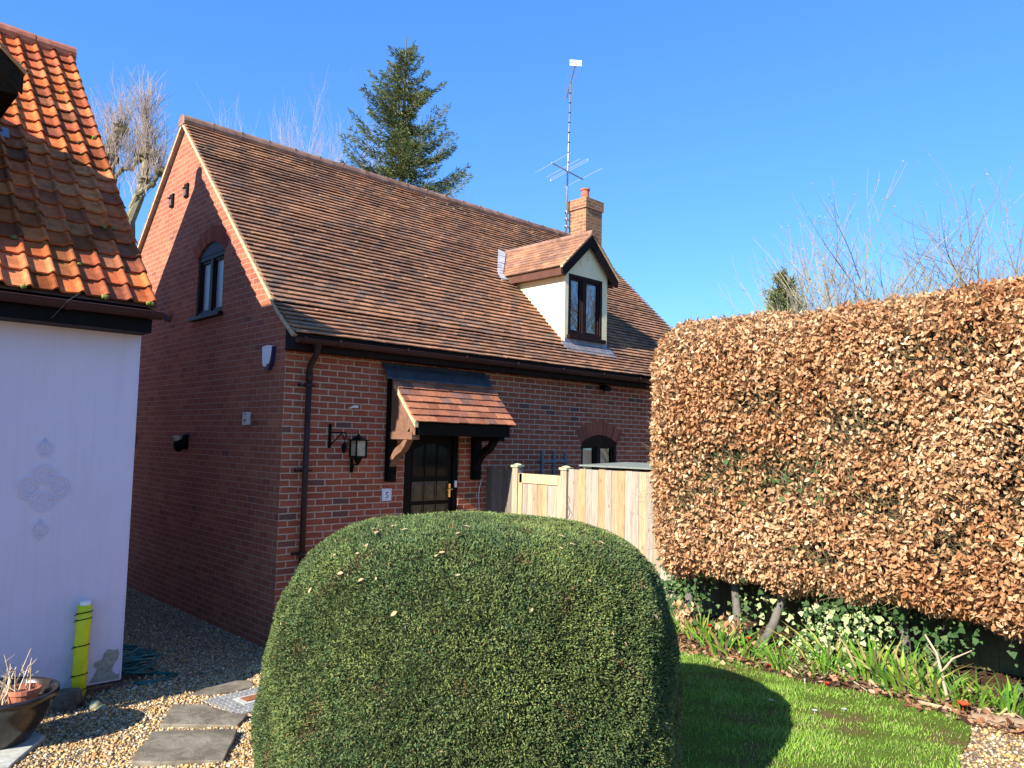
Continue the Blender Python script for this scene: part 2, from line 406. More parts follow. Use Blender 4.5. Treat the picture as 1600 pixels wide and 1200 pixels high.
# loose gravel: many small stones, one object
def gravel():
    N = 78000
    x = rng.uniform(-3.6, .15, N); y = np.where(rng.random(N) < .62, rng.uniform(-4.2, -.6, N), rng.uniform(-.6, 5.2, N))
    N2 = 5000
    x = np.concatenate([x, rng.uniform(-.2, 2.1, N2)]); y = np.concatenate([y, rng.uniform(-7.4, -6.2, N2)])
    near = (y < -2.2) | (rng.random(len(y)) < .72)
    ok = near & ~inside(x, y, [(-.55, -2.4), (.9, -2.4), (.9, -6.3), (.55, -6.58), (-.05, -6.86), (-.55, -6.8)])
    ok &= ~((x > 0.0) & (y > -2)) & ~((x < -1.66) & (y > -.45)) & ~((y < -6) & (x > .9) & (y > -6.4 - .0 * x)) & ~inside(x, y, LAWN)
    ok &= ~(((x + 1.44) ** 2 + (y + 4.985) ** 2) < .85)
    x, y = x[ok], y[ok]; N = len(x)
    base = np.array([(0, 0, 1), (.95, .1, .15), (.3, .9, -.05), (-.75, .55, .1), (-.8, -.5, -.05), (.25, -.92, .12), (0, 0, -1)])
    T = np.array([(0, 1, 2), (0, 2, 3), (0, 3, 4), (0, 4, 5), (0, 5, 1), (6, 2, 1), (6, 3, 2), (6, 4, 3), (6, 5, 4), (6, 1, 5)])
    s = rng.uniform(.007, .0155, N) * np.where(rng.random(N) < .06, 1.6, 1)
    sc = np.stack([s, s * rng.uniform(.6, 1, N), s * rng.uniform(.45, .8, N)], -1)
    a = rng.uniform(0, 6.28, N); tl = rng.uniform(-.5, .5, N)
    V = base[None] * sc[:, None] * rng.uniform(.8, 1.2, (N, 7, 1))
    vx = V[..., 0] * np.cos(tl)[:, None] - V[..., 2] * np.sin(tl)[:, None]; vz = V[..., 0] * np.sin(tl)[:, None] + V[..., 2] * np.cos(tl)[:, None]
    V = np.stack([vx * np.cos(a)[:, None] - V[..., 1] * np.sin(a)[:, None] + x[:, None], vx * np.sin(a)[:, None] + V[..., 1] * np.cos(a)[:, None] + y[:, None], vz + (gz(x, y) + s * .35)[:, None]], -1)
    pal = np.array([(.50, .32, .12), (.58, .42, .20), (.38, .22, .09), (.58, .48, .32), (.22, .165, .11), (.46, .24, .10), (.66, .56, .38), (.32, .28, .24), (.11, .085, .065)])
    c = pal[rng.choice(9, N, p=[.22, .19, .13, .12, .08, .09, .07, .06, .04])] * rng.uniform(.75, 1.15, (N, 1))
    FF = (T[None] + (np.arange(N) * 7)[:, None, None]).reshape(-1, 3)
    struct(np_mesh('gravel', V.reshape(-1, 3), FF, M['pebble'], col=np.repeat(c, 10, 0)), 'stuff')
gravel()

def blades(x, y, z, h, w, lean, col, curve=.4):
    """flat tapering blades, two quads and a tip"""
    N = len(x); a = rng.uniform(0, 6.28, N); b = rng.uniform(0, 6.28, N)
    sx = np.stack([np.cos(a), np.sin(a), np.zeros(N)], -1) * (w / 2)[:, None]
    ld = np.stack([np.cos(b), np.sin(b), np.zeros(N)], -1) * (lean * h)[:, None]
    p = np.stack([x, y, z], -1); up = np.zeros((N, 3)); up[:, 2] = h
    m = p + up * .55 + ld * (.55 * (1 - curve))[:, None] if not np.isscalar(curve) else p + up * .55 + ld * .55 * (1 - curve)
    tp = p + up + ld
    V = np.stack([p - sx, p + sx, m + sx * .8, m - sx * .8, tp], 1)
    T = np.array([(0, 1, 2), (0, 2, 3), (3, 2, 4)])
    FF = (T[None] + (np.arange(N) * 5)[:, None, None]).reshape(-1, 3)
    return V.reshape(-1, 3), FF, np.repeat(col, 3, 0)

def grass():
    N = 185000
    x = rng.uniform(-1, 2.0, N); y = rng.uniform(-7, -2.6, N)
    f = np.sin(x * 5.1 + 1.3 * np.sin(y * 3.7)) * np.sin(y * 4.3 + 2 * np.sin(x * 2.1)) + .5 * np.sin(x * 17 + y * 11)
    edge = np.clip((y + 6.55 - .25 * np.sin(x * 5)) / .9, 0, 1) * np.clip((1.72 - x) / .35, .15, 1)
    ok = inside(x, y, LAWN) & (rng.random(N) < np.clip(.50 + .55 * f, .03, 1) * (.15 + .85 * edge) + .06)
    ok &= (((x + 1.44) ** 2 + (y + 4.985) ** 2) > .9)
    x, y, f = x[ok], y[ok], f[ok]; N = len(x)
    h = rng.uniform(.010, .030, N) * np.where(rng.random(N) < .08, 1.7, 1) * (1 + .25 * f); w = rng.uniform(.003, .0055, N)
    g = rng.random((N, 1)); c = np.array([(.14, .28, .03)]) * (1 - g) + np.array([(.32, .50, .085)]) * g
    dry = rng.random(N) < .09; c[dry] = (.40, .34, .17)
    V, FF, cc = blades(x, y, gz(x, y) + .008, h, w, rng.uniform(.1, .9, N), c)
    struct(np_mesh('grass', V, FF, M['grass'], col=cc), 'stuff')
grass()

# ------------------------------------------------------------------ building helpers
def wall_poly(mb, u0, u1, z0, top, holes, to3, extra=()):
    """wall from z0 up to top(u) with rectangular holes (u0,u1,z0,z1)"""
    us = sorted({u0, u1, *extra, *[h[0] for h in holes], *[h[1] for h in holes]})
    for a, b in zip(us, us[1:]):
        hs = sorted([h for h in holes if h[0] <= a + 1e-6 and h[1] >= b - 1e-6], key=lambda h: h[2])
        z = z0
        for h in hs:
            mb.poly([to3(a, z), to3(b, z), to3(b, h[2]), to3(a, h[2])]); z = h[3]
        mb.poly([to3(a, z), to3(b, z), to3(b, top(b)), to3(a, top(a))])

def reveal(mb, h, to3, dep):
    """the four inner faces of an opening; to3(u, z, d)"""
    u0, u1, a, b = h
    for (p, q) in (((u0, a), (u1, a)), ((u1, a), (u1, b)), ((u1, b), (u0, b)), ((u0, b), (u0, a))):
        mb.poly([to3(*p, 0), to3(*q, 0), to3(*q, dep), to3(*p, dep)])

def tile_field(mb, x0, x1, prof, gauge, tw, pal, cut=None, th=.013, lift=.026, skip=None, flip=1):
    """courses of flat tiles from eave to ridge. prof: polyline of (y, z), eave first; rows run along x"""
    segs = []; tot = 0
    for (a, b) in zip(prof, prof[1:]):
        l = math.hypot(b[0] - a[0], b[1] - a[1]); segs.append((tot, tot + l, a, b)); tot += l
    def at(s):
        for s0, s1, a, b in segs:
            if s <= s1 or s1 == tot:
                t = (s - s0) / (s1 - s0); dy, dz = (b[0] - a[0]) / (s1 - s0), (b[1] - a[1]) / (s1 - s0)
                return a[0] + (b[0] - a[0]) * t, a[1] + (b[1] - a[1]) * t, dy, dz
    nrow = int(tot / gauge)
    for k in range(nrow + 1):
        s = k * gauge
        if s > tot - .03: break
        x = x0 - (tw / 2 if k % 2 else 0)
        row_j = U(-.004, .004)
        while x < x1:
            a, b = max(x, x0), min(x + tw - .003, x1); x += tw
            if b - a < .02: continue
            y, z, dy, dz = at(s)
            if skip and skip((a + b) / 2, y, z): continue
            ny, nz = -dz, dy
            if nz < 0: ny, nz = -ny, -nz
            j = lift + U(-.003, .004) + row_j; jl = U(-.002, .002); tl = U(-.002, .002)
            L = min(gauge * 1.35, tot - s)
            ea, eb = U(-.0015, .0015), U(-.0015, .0015)
            col = pal[random.randrange(len(pal))]; kf = U(.80, 1.08); col = tuple(c * kf * q for c, q in zip(col, (1.13, 1.0, .93)))
            p = [(a, y + ny * (j + tl) + dy * (jl + ea), z + nz * (j + tl) + dz * (jl + ea)), (b, y + ny * (j - tl) + dy * (jl + eb), z + nz * (j - tl) + dz * (jl + eb)),
                 (b, y + dy * L + ny * .003, z + dz * L + nz * .003), (a, y + dy * L + ny * .003, z + dz * L + nz * .003)]
            q = [(p[0][0], p[0][1] - ny * th, p[0][2] - nz * th), (p[1][0], p[1][1] - ny * th, p[1][2] - nz * th)]
            q2 = [(p[2][0], p[2][1] - ny * th, p[2][2] - nz * th), (p[3][0], p[3][1] - ny * th, p[3][2] - nz * th)]
            mb.poly(p, col); mb.poly([q[0], q[1], p[1], p[0]], col); mb.poly([p[0], p[3], q2[1], q[0]], col); mb.poly([p[2], p[1], q[1], q2[0]], col)
            mb.poly([q[1], q[0], q2[1], q2[0]], col)

PAL = [(.27, .165, .112), (.30, .185, .125), (.245, .155, .112), (.33, .20, .13), (.28, .175, .12), (.225, .155, .118), (.30, .18, .115), (.35, .22, .14), (.20, .15, .122)]
PALO = [(.48, .118, .036), (.52, .135, .042), (.42, .10, .038), (.53, .155, .05), (.45, .112, .044), (.37, .10, .045), (.47, .15, .06)]

def casement(root, name, to3, u0, u1, z0, z1, dep, arch=0, mats=('upvc', 'glass', 'glass'), room=None, sill=True, lab=None, split=.5):
    """window part with frame, two panes (sub-parts), a sill and the room behind; to3(u, z, d) with d into the wall"""
    fr = MB(); fw = .055
    def bar(a, b, c, d, d0=dep - .05, d1=dep + .02): 
        o = Vector(to3(a, c, d0)); fr.obox(o, Vector(to3(b, c, d0)) - o, Vector(to3(a, d, d0)) - o, Vector(to3(a, c, d1)) - o)
    zt = z1 - arch
    um = u0 + (u1 - u0) * split
    bar(u0, u0 + fw, z0, zt); bar(u1 - fw, u1, z0, zt); bar(u0 + fw, u1 - fw, z0, z0 + fw); bar(u0 + fw, u1 - fw, zt - fw, zt); bar(um - .045, um + .045, z0 + fw, zt - fw)
    for a, b in ((u0 + fw, um - .045), (um + .045, u1 - fw)):        # sashes
        s = .035
        bar(a, a + s, z0 + fw, zt - fw, dep - .03, dep + .025); bar(b - s, b, z0 + fw, zt - fw, dep - .03, dep + .025)
        bar(a + s, b - s, z0 + fw, z0 + fw + s, dep - .03, dep + .025); bar(a + s, b - s, zt - fw - s, zt - fw, dep - .03, dep + .025)
    if arch:
        n = 12; pts = []
        for k in range(n + 1):
            t = k / n; u = u0 + (u1 - u0) * t; pts.append(to3(u, zt + arch * (1 - (2 * t - 1) ** 2), dep - .055))
        fr.prism(pts, Vector(to3(u0, z0, dep + .02)) - Vector(to3(u0, z0, dep - .055)))
    w = fr.build(name, M[mats[0]], root, bevel=.004)
    if lab: w['label'] = lab
    for k, (a, b) in enumerate(((u0 + fw + .035, um - .08), (um + .08, u1 - fw - .035))):
        p = MB(); p.poly([to3(a, z0 + fw + .03, dep), to3(b, z0 + fw + .03, dep), to3(b, zt - fw - .03, dep), to3(a, zt - fw - .03, dep)])
        p.build('pane', M[mats[1 + k]], w)
    if sill:
        s = MB(); o = Vector(to3(u0 - .06, z0 - .05, -.07)); s.obox(o, Vector(to3(u1 + .06, z0 - .05, -.07)) - o, Vector(to3(u0 - .06, z0, -.07)) - o, Vector(to3(u0 - .06, z0 - .05, dep - .05)) - o)
        s.build('sill', M['upvc'], w, bevel=.006)
    if room:
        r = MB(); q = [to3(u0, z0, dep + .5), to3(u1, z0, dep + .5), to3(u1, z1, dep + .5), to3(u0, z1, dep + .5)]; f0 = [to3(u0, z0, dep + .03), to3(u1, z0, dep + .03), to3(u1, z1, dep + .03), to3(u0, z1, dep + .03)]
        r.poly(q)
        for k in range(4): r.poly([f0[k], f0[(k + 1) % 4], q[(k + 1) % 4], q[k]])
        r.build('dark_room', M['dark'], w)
        c = MB(); 
        for (ca, cb) in room:
            n = 26
            for k in range(n):
                a, b = ca + (cb - ca) * k / n, ca + (cb - ca) * (k + 1) / n
                da, db = dep + .12 + .018 * math.sin(k * 1.9), dep + .12 + .018 * math.sin((k + 1) * 1.9)
                c.poly([to3(a, z0 + .03, da), to3(b, z0 + .03, db), to3(b, zt - .04, db), to3(a, zt - .04, da)])
        if c.f: c.build('net_curtain', M['curtain'], w, smooth=True)
    return w

def arch_ring(mb, to3, u0, u1, zs, rise, ring, n=13):
    """segmental arch of bricks on edge above an opening, 3 mm proud"""
    w = (u1 - u0) / 2; r = (w * w + rise * rise) / (2 * rise); uc = (u0 + u1) / 2; zc = zs + rise - r
    half = math.asin((w + .02) / r)
    for k in range(n):
        a, b = -half + 2 * half * (k + .04) / n, -half + 2 * half * (k + .96) / n
        c = random.choice([(.30, .085, .05), (.25, .07, .045), (.34, .10, .06), (.22, .065, .045)])
        pts = [(uc + r * math.sin(a), zc + r * math.cos(a)), (uc + r * math.sin(b), zc + r * math.cos(b)), (uc + (r + ring) * math.sin(b), zc + (r + ring) * math.cos(b)), (uc + (r + ring) * math.sin(a), zc + (r + ring) * math.cos(a))]
        o = [Vector(to3(*p, -.006)) for p in pts]
        mb.prism(o, Vector(to3(0, 0, .10)) - Vector(to3(0, 0, -.006)), c)
    pts = []                                                        # mortar bed behind the voussoirs
    for k in range(17):
        a = -half + 2 * half * k / 16; pts.append((uc + (r + .004) * math.sin(a), zc + (r + .004) * math.cos(a)))
    for k in range(17):
        a = half - 2 * half * k / 16; pts.append((uc + (r + ring - .004) * math.sin(a), zc + (r + ring - .004) * math.cos(a)))
    for k in range(16):
        q = [pts[k], pts[k + 1], pts[32 - k], pts[33 - k]]
        mb.poly([to3(*p, -.003) for p in q], (.42, .34, .26))

# ------------------------------------------------------------------ the brick cottage
HX = 9.15; RY = 3.4
cot = thing('brick_cottage', 'red brick cottage with steep brown tiled roof, cream dormer and tiled door canopy', 'house', (4.5, 3.4, 0))
front = lambda u, z, d=0: (u, d, z)
gable = lambda u, z, d=0: (d, u, z)
wl = lambda y: 3.56 + .97 * (y if y < RY else 2 * RY - y)
DOOR = (1.69, 2.60, .6, 2.64); W1 = (5.12, 6.02, 1.30, 2.50); W2 = (7.06, 7.96, 1.30, 2.50)
mb = MB()
wall_poly(mb, 0, HX, -.3, lambda u: 3.56, [DOOR, W1, W2], front)
for h in (DOOR, W1, W2): reveal(mb, h, front, .11)
mb.build('front_wall', M['brick'], cot, uv=True)
GW = (1.80, 2.67, 3.92, 4.97)
mb = MB()
wall_poly(mb, 0, 2 * RY, -.3, wl, [GW], gable, extra=(RY,)); reveal(mb, GW, gable, .11)
mb.build('gable_wall', M['gable_brick'], cot, uv=True)
mb = MB()
mb.poly([(HX, 0, -.3), (HX, 2 * RY, -.3), (HX, 2 * RY, wl(2 * RY)), (HX, RY, wl(RY)), (HX, 0, wl(0))])
mb.poly([(0, 2 * RY, -.3), (HX, 2 * RY, -.3), (HX, 2 * RY, 3.56), (0, 2 * RY, 3.56)])
mb.build('rear_wall', M['brick'], cot, uv=True)
mb = MB(); arch_ring(mb, gable, GW[0], GW[1], 4.80, .17, .22); mb.build('brick_arch', M['arch'], cot)
for h in (W1, W2):
    mb = MB(); arch_ring(mb, front, h[0], h[1], 2.37, .13, .22); mb.build('brick_arch', M['arch'], cot)
# roof
DX, DH, DE, DR, DF = 5.49, .72, 5.19, 5.86, .25            # dormer: middle, half width of its roof, eave and ridge height, face
yz = lambda z: (z - 3.70) / .97
def in_dormer(x, y, z):
    return y > DF - .02 and abs(x - DX) < .52 and y < yz(DE) or (y >= yz(DE) - .05 and abs(x - DX) < DH * (DR - z) / (DR - DE) - .1)
eave = [(-.33, 3.49), (.15, 3.845), (RY, 3.70 + .97 * RY)]
mb = MB(); tile_field(mb, -.06, HX + .06, eave, .096, .167, PAL, skip=in_dormer, th=.014, lift=.038)
# odd darker slipped and mossy tiles are in the palette; under-felt closes the field
mb2 = MB()
for (a, b) in zip(eave, eave[1:]):
    for xa, xb in ((-.05, HX + .05),):
        mb2.poly([(xa, a[0], a[1] - .012), (xb, a[0], a[1] - .012), (xb, b[0], b[1] - .012), (xa, b[0], b[1] - .012)], (.03, .024, .02))
mb2.poly([(-.05, 2 * RY + .33, 3.49), (HX + .05, 2 * RY + .33, 3.49), (HX + .05, RY, 7.0), (-.05, RY, 7.0)], (.03, .024, .02))
rf = mb.build('tiled_roof', M['tile'], cot)
mb2.build('roof_deck', M['tile'], cot)
mb = MB(); tile_field(mb, -.06, HX + .06, [(2 * RY + .33, 3.5), (2 * RY - .15, 3.845), (RY, 7.0)], .2, .334, PAL); mb.build('rear_roof', M['tile'], cot)
# ridge tiles
mb = MB(); x = -.07; k = 0
while x < HX + .07:
    x2 = min(x + .45, HX + .07); c = (1, 1, 1); r = .118 + U(-.004, .004); n = 9; zz = 6.965 + U(-.004, .004)
    for s in range(n):
        a, b = math.pi * (s / n - .06) * 1.0, math.pi * ((s + 1) / n - .06)
        a = -.35 + (math.pi + .7) * s / n; b = -.35 + (math.pi + .7) * (s + 1) / n
        mb.poly([(x, RY + r * math.cos(a), zz + r * math.sin(a)), (x2 - .006, RY + r * math.cos(a), zz + r * math.sin(a)), (x2 - .006, RY + r * math.cos(b), zz + r * math.sin(b)), (x, RY + r * math.cos(b), zz + r * math.sin(b))])
    for xe in (x, x2 - .006):
        mb.poly([(xe, RY + r * math.cos(-.35 + (math.pi + .7) * s / n), zz + r * math.sin(-.35 + (math.pi + .7) * s / n)) for s in range(n + 1)])
    mb.box(x2 - .02, x2 + .012, RY - .10, RY + .10, zz - .03, zz + .105 * .9)
    x = x2
mb.build('ridge_tiles', M['ridge'], rf)
# lichen and moss specks along the upper courses
mb = MB()
for k in range(900):
    x = U(0, HX) ; s = abs(random.gauss(0, .5)) if U(0, 1) < .55 else U(0, 3.2); y = RY - .12 - s * .7
    if U(0, 1) > .25 + .75 * (x / HX) ** 1.5: continue
    if y < .3 or in_dormer(x, y, 3.7 + .97 * y): continue
    r = U(.008, .028); z = 3.70 + .97 * y + .016
    mb.blob((x, y, z), (r * 1.5, r * .8, r * .6), random.choice([(.14, .13, .05), (.20, .18, .10), (.09, .09, .04), (.30, .28, .20)]), 6, 4, .3)
struct(mb.build('roof_moss', M['moss'], rf, smooth=True), 'stuff')
# verges: mortar fillet under the tile edge
for (xa, xb) in ((-.062, .03), (HX - .03, HX + .062)):
    mb = MB()
    pts = [(-.30, 3.49), (.15, 3.82), (RY, 6.975), (2 * RY - .15, 3.82), (2 * RY + .30, 3.49)]
    low = [(-.24, 3.465), (.15, 3.765), (RY, 6.92), (2 * RY - .15, 3.765), (2 * RY + .24, 3.465)]
    for (a, b, c, d) in zip(pts, pts[1:], low, low[1:]):
        mb.prism([(xa, a[0], a[1]), (xa, b[0], b[1]), (xa, d[0], d[1]), (xa, c[0], c[1])], (xb - xa, 0, 0))
    mb.build('verge', M['mortar'], rf)
# eaves box, gutter, downpipe
mb = MB()
mb.prism([(-.015, -.005, 3.33), (-.015, -.215, 3.33), (-.015, -.215, 3.555), (-.015, -.005, 3.66)], (HX + .03, 0, 0))
mb.build('eaves_board', M['brown'], cot, bevel=.004)
mb = MB(); mb.prism([(-.01, -.315, 3.445), (-.01, -.325, 3.478), (-.01, -.20, 3.565), (-.01, -.20, 3.46)], (HX + .02, 0, 0)); mb.build('gap_shade_board', M['brown'], cot)  # dark board added to keep the gap under the tiles in black shadow
mb = MB(); gy0, gz0, gr = -.285, 3.455, .058
n = 10
for (xa, xb) in ((-.02, HX + .02),):
    for s in range(n):
        a, b = math.pi + math.pi * s / n, math.pi + math.pi * (s + 1) / n
        for rr in (gr, gr - .006):
            mb.poly([(xa, gy0 + rr * math.cos(a), gz0 + rr * math.sin(a)), (xb, gy0 + rr * math.cos(a), gz0 + rr * math.sin(a)), (xb, gy0 + rr * math.cos(b), gz0 + rr * math.sin(b)), (xa, gy0 + rr * math.cos(b), gz0 + rr * math.sin(b))])
    for xe in (xa, xb):
        mb.poly([(xe, gy0 + gr * math.cos(math.pi + math.pi * s / n), gz0 + gr * math.sin(math.pi + math.pi * s / n)) for s in range(n + 1)])
    mb.tube([(xa, gy0 - gr, gz0 - .002), (xb, gy0 - gr, gz0 - .002)], .005, 6)
gut = mb.build('gutter', M['gutter'], cot, smooth=False)
for x in (.05, .5, 1.45, 2.4, 3.35, 4.3, 5.25, 6.2, 7.15, 8.1):
    mb = MB(); n = 8
    for s in range(n):
        a, b = math.pi * .95 + math.pi * 1.1 * s / n, math.pi * .95 + math.pi * 1.1 * (s + 1) / n; r = gr + .007
        mb.poly([(x - .02, gy0 + r * math.cos(a), gz0 + r * math.sin(a)), (x + .02, gy0 + r * math.cos(a), gz0 + r * math.sin(a)), (x + .02, gy0 + r * math.cos(b), gz0 + r * math.sin(b)), (x - .02, gy0 + r * math.cos(b), gz0 + r * math.sin(b))])
    mb.box(x - .012, x + .012, gy0 - gr - .014, gy0 - gr + .006, gz0 - .01, gz0 + .016)
    mb.build('gutter_bracket', M['gutter'], gut)
mb = MB(); px, py = .265, -.075
mb.tube([(.235, gy0, 3.41), (.235, gy0, 3.34), (.24, gy0 + .02, 3.30), (.26, py - .02, 3.18), (px, py, 3.14), (px, py, 3.0)], .036, 12)
mb.tube([(px, py, 3.06), (px, py, .6)], .034, 12); mb.tube([(px, py, 3.0), (px, py, 3.1)], .042, 12); mb.tube([(.235, gy0, 3.42), (.235, gy0, 3.36)], .045, 12)
dp = mb.build('downpipe', M['gutter'], cot, smooth=True)
for z in (2.95, 1.98, 1.05):
    mb = MB(); mb.tube([(px, py, z - .018), (px, py, z + .018)], .043, 12); mb.box(px - .10, px + .02, -.03, -.004, z - .014, z + .014); mb.box(px - .10, px + .10, py + .02, -.004, z - .010, z + .010)
    mb.build('pipe_clip', M['gutter'], dp)
# windows
casement(cot, 'window', gable, GW[0], GW[1], 3.97, 4.97, .07, .17, ('upvc', 'frosted', 'frosted'), None, True, 'arched casement with obscured glass high in the gable')
casement(cot, 'window', front, W1[0], W1[1], 1.32, 2.50, .07, .13, ('upvc', 'glass', 'glass'), [(5.16, 5.56), (5.6, 5.98)], True, 'arched ground floor casement with pale curtain')
casement(cot, 'window', front, W2[0], W2[1], 1.32, 2.50, .07, .13, ('upvc', 'glass', 'glass'), [(7.2, 7.9)], True)
# door
mb = MB()
mb.box(1.69, 1.77, .03, .10, .6, 2.64); mb.box(2.52, 2.60, .03, .10, .6, 2.64); mb.box(1.77, 2.52, .03, .10, 2.56, 2.64); mb.box(1.66, 2.63, -.05, .03, .56, .62)
fr = mb.build('door_frame', M['black'], cot, bevel=.004)
mb = MB(); mb.box(1.775, 2.515, .055, .098, .62, 2.555)
door = mb.build('door', M['black'], cot)
cols = [(1.87, 2.03), (2.075, 2.235), (2.28, 2.44)]; M['doorpanel'] = plain('reflection brown door panel', (.06, .044, .026), .3, .3, 0, .5, 30)  # panels browned to stand for the reflected hedge and fence
def dpanel(a, b, z0, z1, m, nm, top=None):
    p = MB()
    rim = .014
    p.box(a - rim, b + rim, .047, .0555, z0 - rim, z0); p.box(a - rim, b + rim, .047, .0555, z1, z1 + rim) if top is None else None
    p.box(a - rim, a, .047, .0555, z0, z1); p.box(b, b + rim, .047, .0555, z0, z1)
    if top is None:
        p.obox((a + .03, .050, z0 + .03), (b - a - .06, 0, 0), (0, 0, z1 - z0 - .06), (0, .006, 0))
        for f, g_ in (((a, z0, a, z1), (a + .03, z0 + .03, a + .03, z1 - .03)), ((b, z0, b, z1), (b - .03, z0 + .03, b - .03, z1 - .03))):
            p.poly([(f[0], .0553, f[1]), (f[2], .0553, f[3]), (g_[2], .050, g_[3]), (g_[0], .050, g_[1])])
        p.poly([(a, .0553, z0), (b, .0553, z0), (b - .03, .05, z0 + .03), (a + .03, .05, z0 + .03)]); p.poly([(a, .0553, z1), (b, .0553, z1), (b - .03, .05, z1 - .03), (a + .03, .05, z1 - .03)])
    else:
        p.poly([(a, .0525, z0), (b, .0525, z0), (b, .0525, z1 + top[1]), (a, .0525, z1 + top[0])])
        p.obox((a - rim, .045, z1 + top[0]), (b - a + 2 * rim, 0, top[1] - top[0]), (0, 0, rim), (0, .0105, 0))
    return p.build(nm, m, door)
for a, b in cols:
    dpanel(a, b, 1.58, 1.80, M['doorpanel'], 'door_panel'); dpanel(a, b, 1.30, 1.50, M['doorpanel'], 'door_panel'); dpanel(a, b, .78, 1.22, M['doorpanel'], 'door_panel')
M['doorglass'] = plain('dark door glass', (.006, .006, .007), .15, .10, 0, .1, 4)
for (a, b), tp in zip(cols, ((0, .06), (.07, .07), (.06, 0))): dpanel(a, b, 1.90, 2.22, M['doorglass'], 'door_light', tp)
mb = MB(); mb.box(2.465, 2.50, .045, .056, 1.60, 1.78); mb.tube([(2.482, .05, 1.71), (2.482, -.005, 1.71)], .009, 8); mb.tube([(2.49, -.005, 1.71), (2.40, -.005, 1.705)], .009, 8); mb.tube([(2.482, .05, 1.65), (2.482, .04, 1.65)], .008, 8)
mb.build('door_handle', M['brass'], door, bevel=.002)
# tiled canopy over the door
CX0, CX1, CY, CZ, CS = 1.385, 3.02, -.60, 2.575, 1.16
ct = lambda y: CZ + (y - CY) * CS
mb = MB(); mb.box(CX0 + .015, CX1 - .06, CY, CY + .035, 2.415, 2.555); mb.box(CX0 + .02, CX1 - .07, CY + .035, -.06, 2.46, 2.475)
mb.poly([(CX0, CY, CZ - .02), (CX1, CY, CZ - .02), (CX1, -.005, ct(0) - .02), (CX0, -.005, ct(0) - .02)])
mb.prism([(CX1 - .09, CY + .04, 2.42), (CX1 - .09, CY + .04, ct(CY) - .03), (CX1 - .09, -.06, ct(-.06) - .03), (CX1 - .09, -.06, 2.42)], (.025, 0, 0))
can = mb.build('porch_canopy', M['blackwood'], cot)
mb = MB(); tile_field(mb, CX0 - .02, CX1 + .02, [(CY - .03, CZ - .012), (-.14, ct(-.14))], .112, .167, [(.27, .12, .075), (.33, .155, .095), (.23, .11, .08), (.36, .17, .10), (.20, .12, .10)])
mb.build('canopy_tiles', M['tile'], can)
mb = MB()
pr = [(-.16, ct(-.16) + .03), (-.08, ct(-.08) + .04), (-.02, 3.275), (-.004, 3.315)]
for (a, b) in zip(pr, pr[1:]):
    mb.prism([(1.29, a[0], a[1]), (1.29, b[0], b[1]), (1.29, b[0], b[1] - .012), (1.29, a[0], a[1] - .012)], (1.74, 0, 0))
mb.build('lead_flashing', M['leaddark'], can)
mb = MB()
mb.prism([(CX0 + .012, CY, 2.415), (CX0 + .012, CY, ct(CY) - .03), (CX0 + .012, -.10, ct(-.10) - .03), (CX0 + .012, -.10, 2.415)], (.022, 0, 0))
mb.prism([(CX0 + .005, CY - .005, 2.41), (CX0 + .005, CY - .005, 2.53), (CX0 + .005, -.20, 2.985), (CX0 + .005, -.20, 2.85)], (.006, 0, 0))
mb.build('side_board', M['sunlitwood'], can)
mb = MB(); mb.prism([(CX0 - .018, CY - .03, CZ - .07), (CX0 - .018, CY - .03, CZ - .005), (CX0 - .018, -.17, ct(-.17) - .005), (CX0 - .018, -.17, ct(-.17) - .075)], (.05, 0, 0)); mb.build('canopy_verge', M['mortar'], can)
for bx in (1.387, 2.80):
    mb = MB(); w = .115
    pb = MB(); pb.box(bx, bx + w, -.10, -.002, 1.83, ct(-.1) - .04); pb.prism([(bx + .015, -.10, 1.98), (bx + .015, -.125, 1.93), (bx + .015, -.10, 1.84)], (w - .03, 0, 0)); pb.build('bracket_post', M['blackwood'], can, bevel=.004)  # same timber painted black for the shade under the eaves
    mb.box(bx, bx + w, CY + .05, -.10, 2.36, 2.45)
    up = []; lo = []
    for k in range(13):
        t = k / 12; y = -.10 - t * (abs(CY) - .21); z = 2.02 + .36 * t ** .9 + .025 * math.sin(t * 6.28 * 1.25); up.append((bx + .01, y, z + .10)); lo.append((bx + .01, y, z))
    for k in range(12):
        mb.prism([up[k], up[k + 1], lo[k + 1], lo[k]], (w - .02, 0, 0))
    mb.build('bracket', M['sunlitwood'] if bx < 2 else M['blackwood'], can)  # left brace in the painted sunlit tone, right one in the shaded black
# dormer
mb = MB(); hw = .54; xl, xr = DX - hw, DX + hw
za = DE + .0
rl = lambda x: DR - .07 - (DR - DE) / DH * abs(x - DX)
WD = (5.035, 5.90, 4.11, 5.12)
def dtop(u): return rl(u)
wall_poly(mb, xl, xr, 3.95, dtop, [WD], lambda u, z: (u, DF, z), extra=(DX,)); reveal(mb, WD, lambda u, z, d: (u, DF + d, z), .07)
for x in (xl, xr):
    mb.poly([(x, DF, 3.95), (x, DF, rl(x)), (x, yz(rl(x)), rl(x)), (x, yz(3.95), 3.95)])
dor = mb.build('dormer', M['cream'], cot)
for (tx, tz, s) in ((DX - .16, 5.33, .05), (DX + .01, 5.45, .06), (DX + .13, 5.25, .06)):
    mb = MB(); mb.tube([(tx + s * .5 * math.sin(a * 1.05), DF - .004, tz + s * math.cos(a * 1.05)) for a in range(7)], .007, 5); mb.build('relief', M['cream'], dor)
rows = MB()
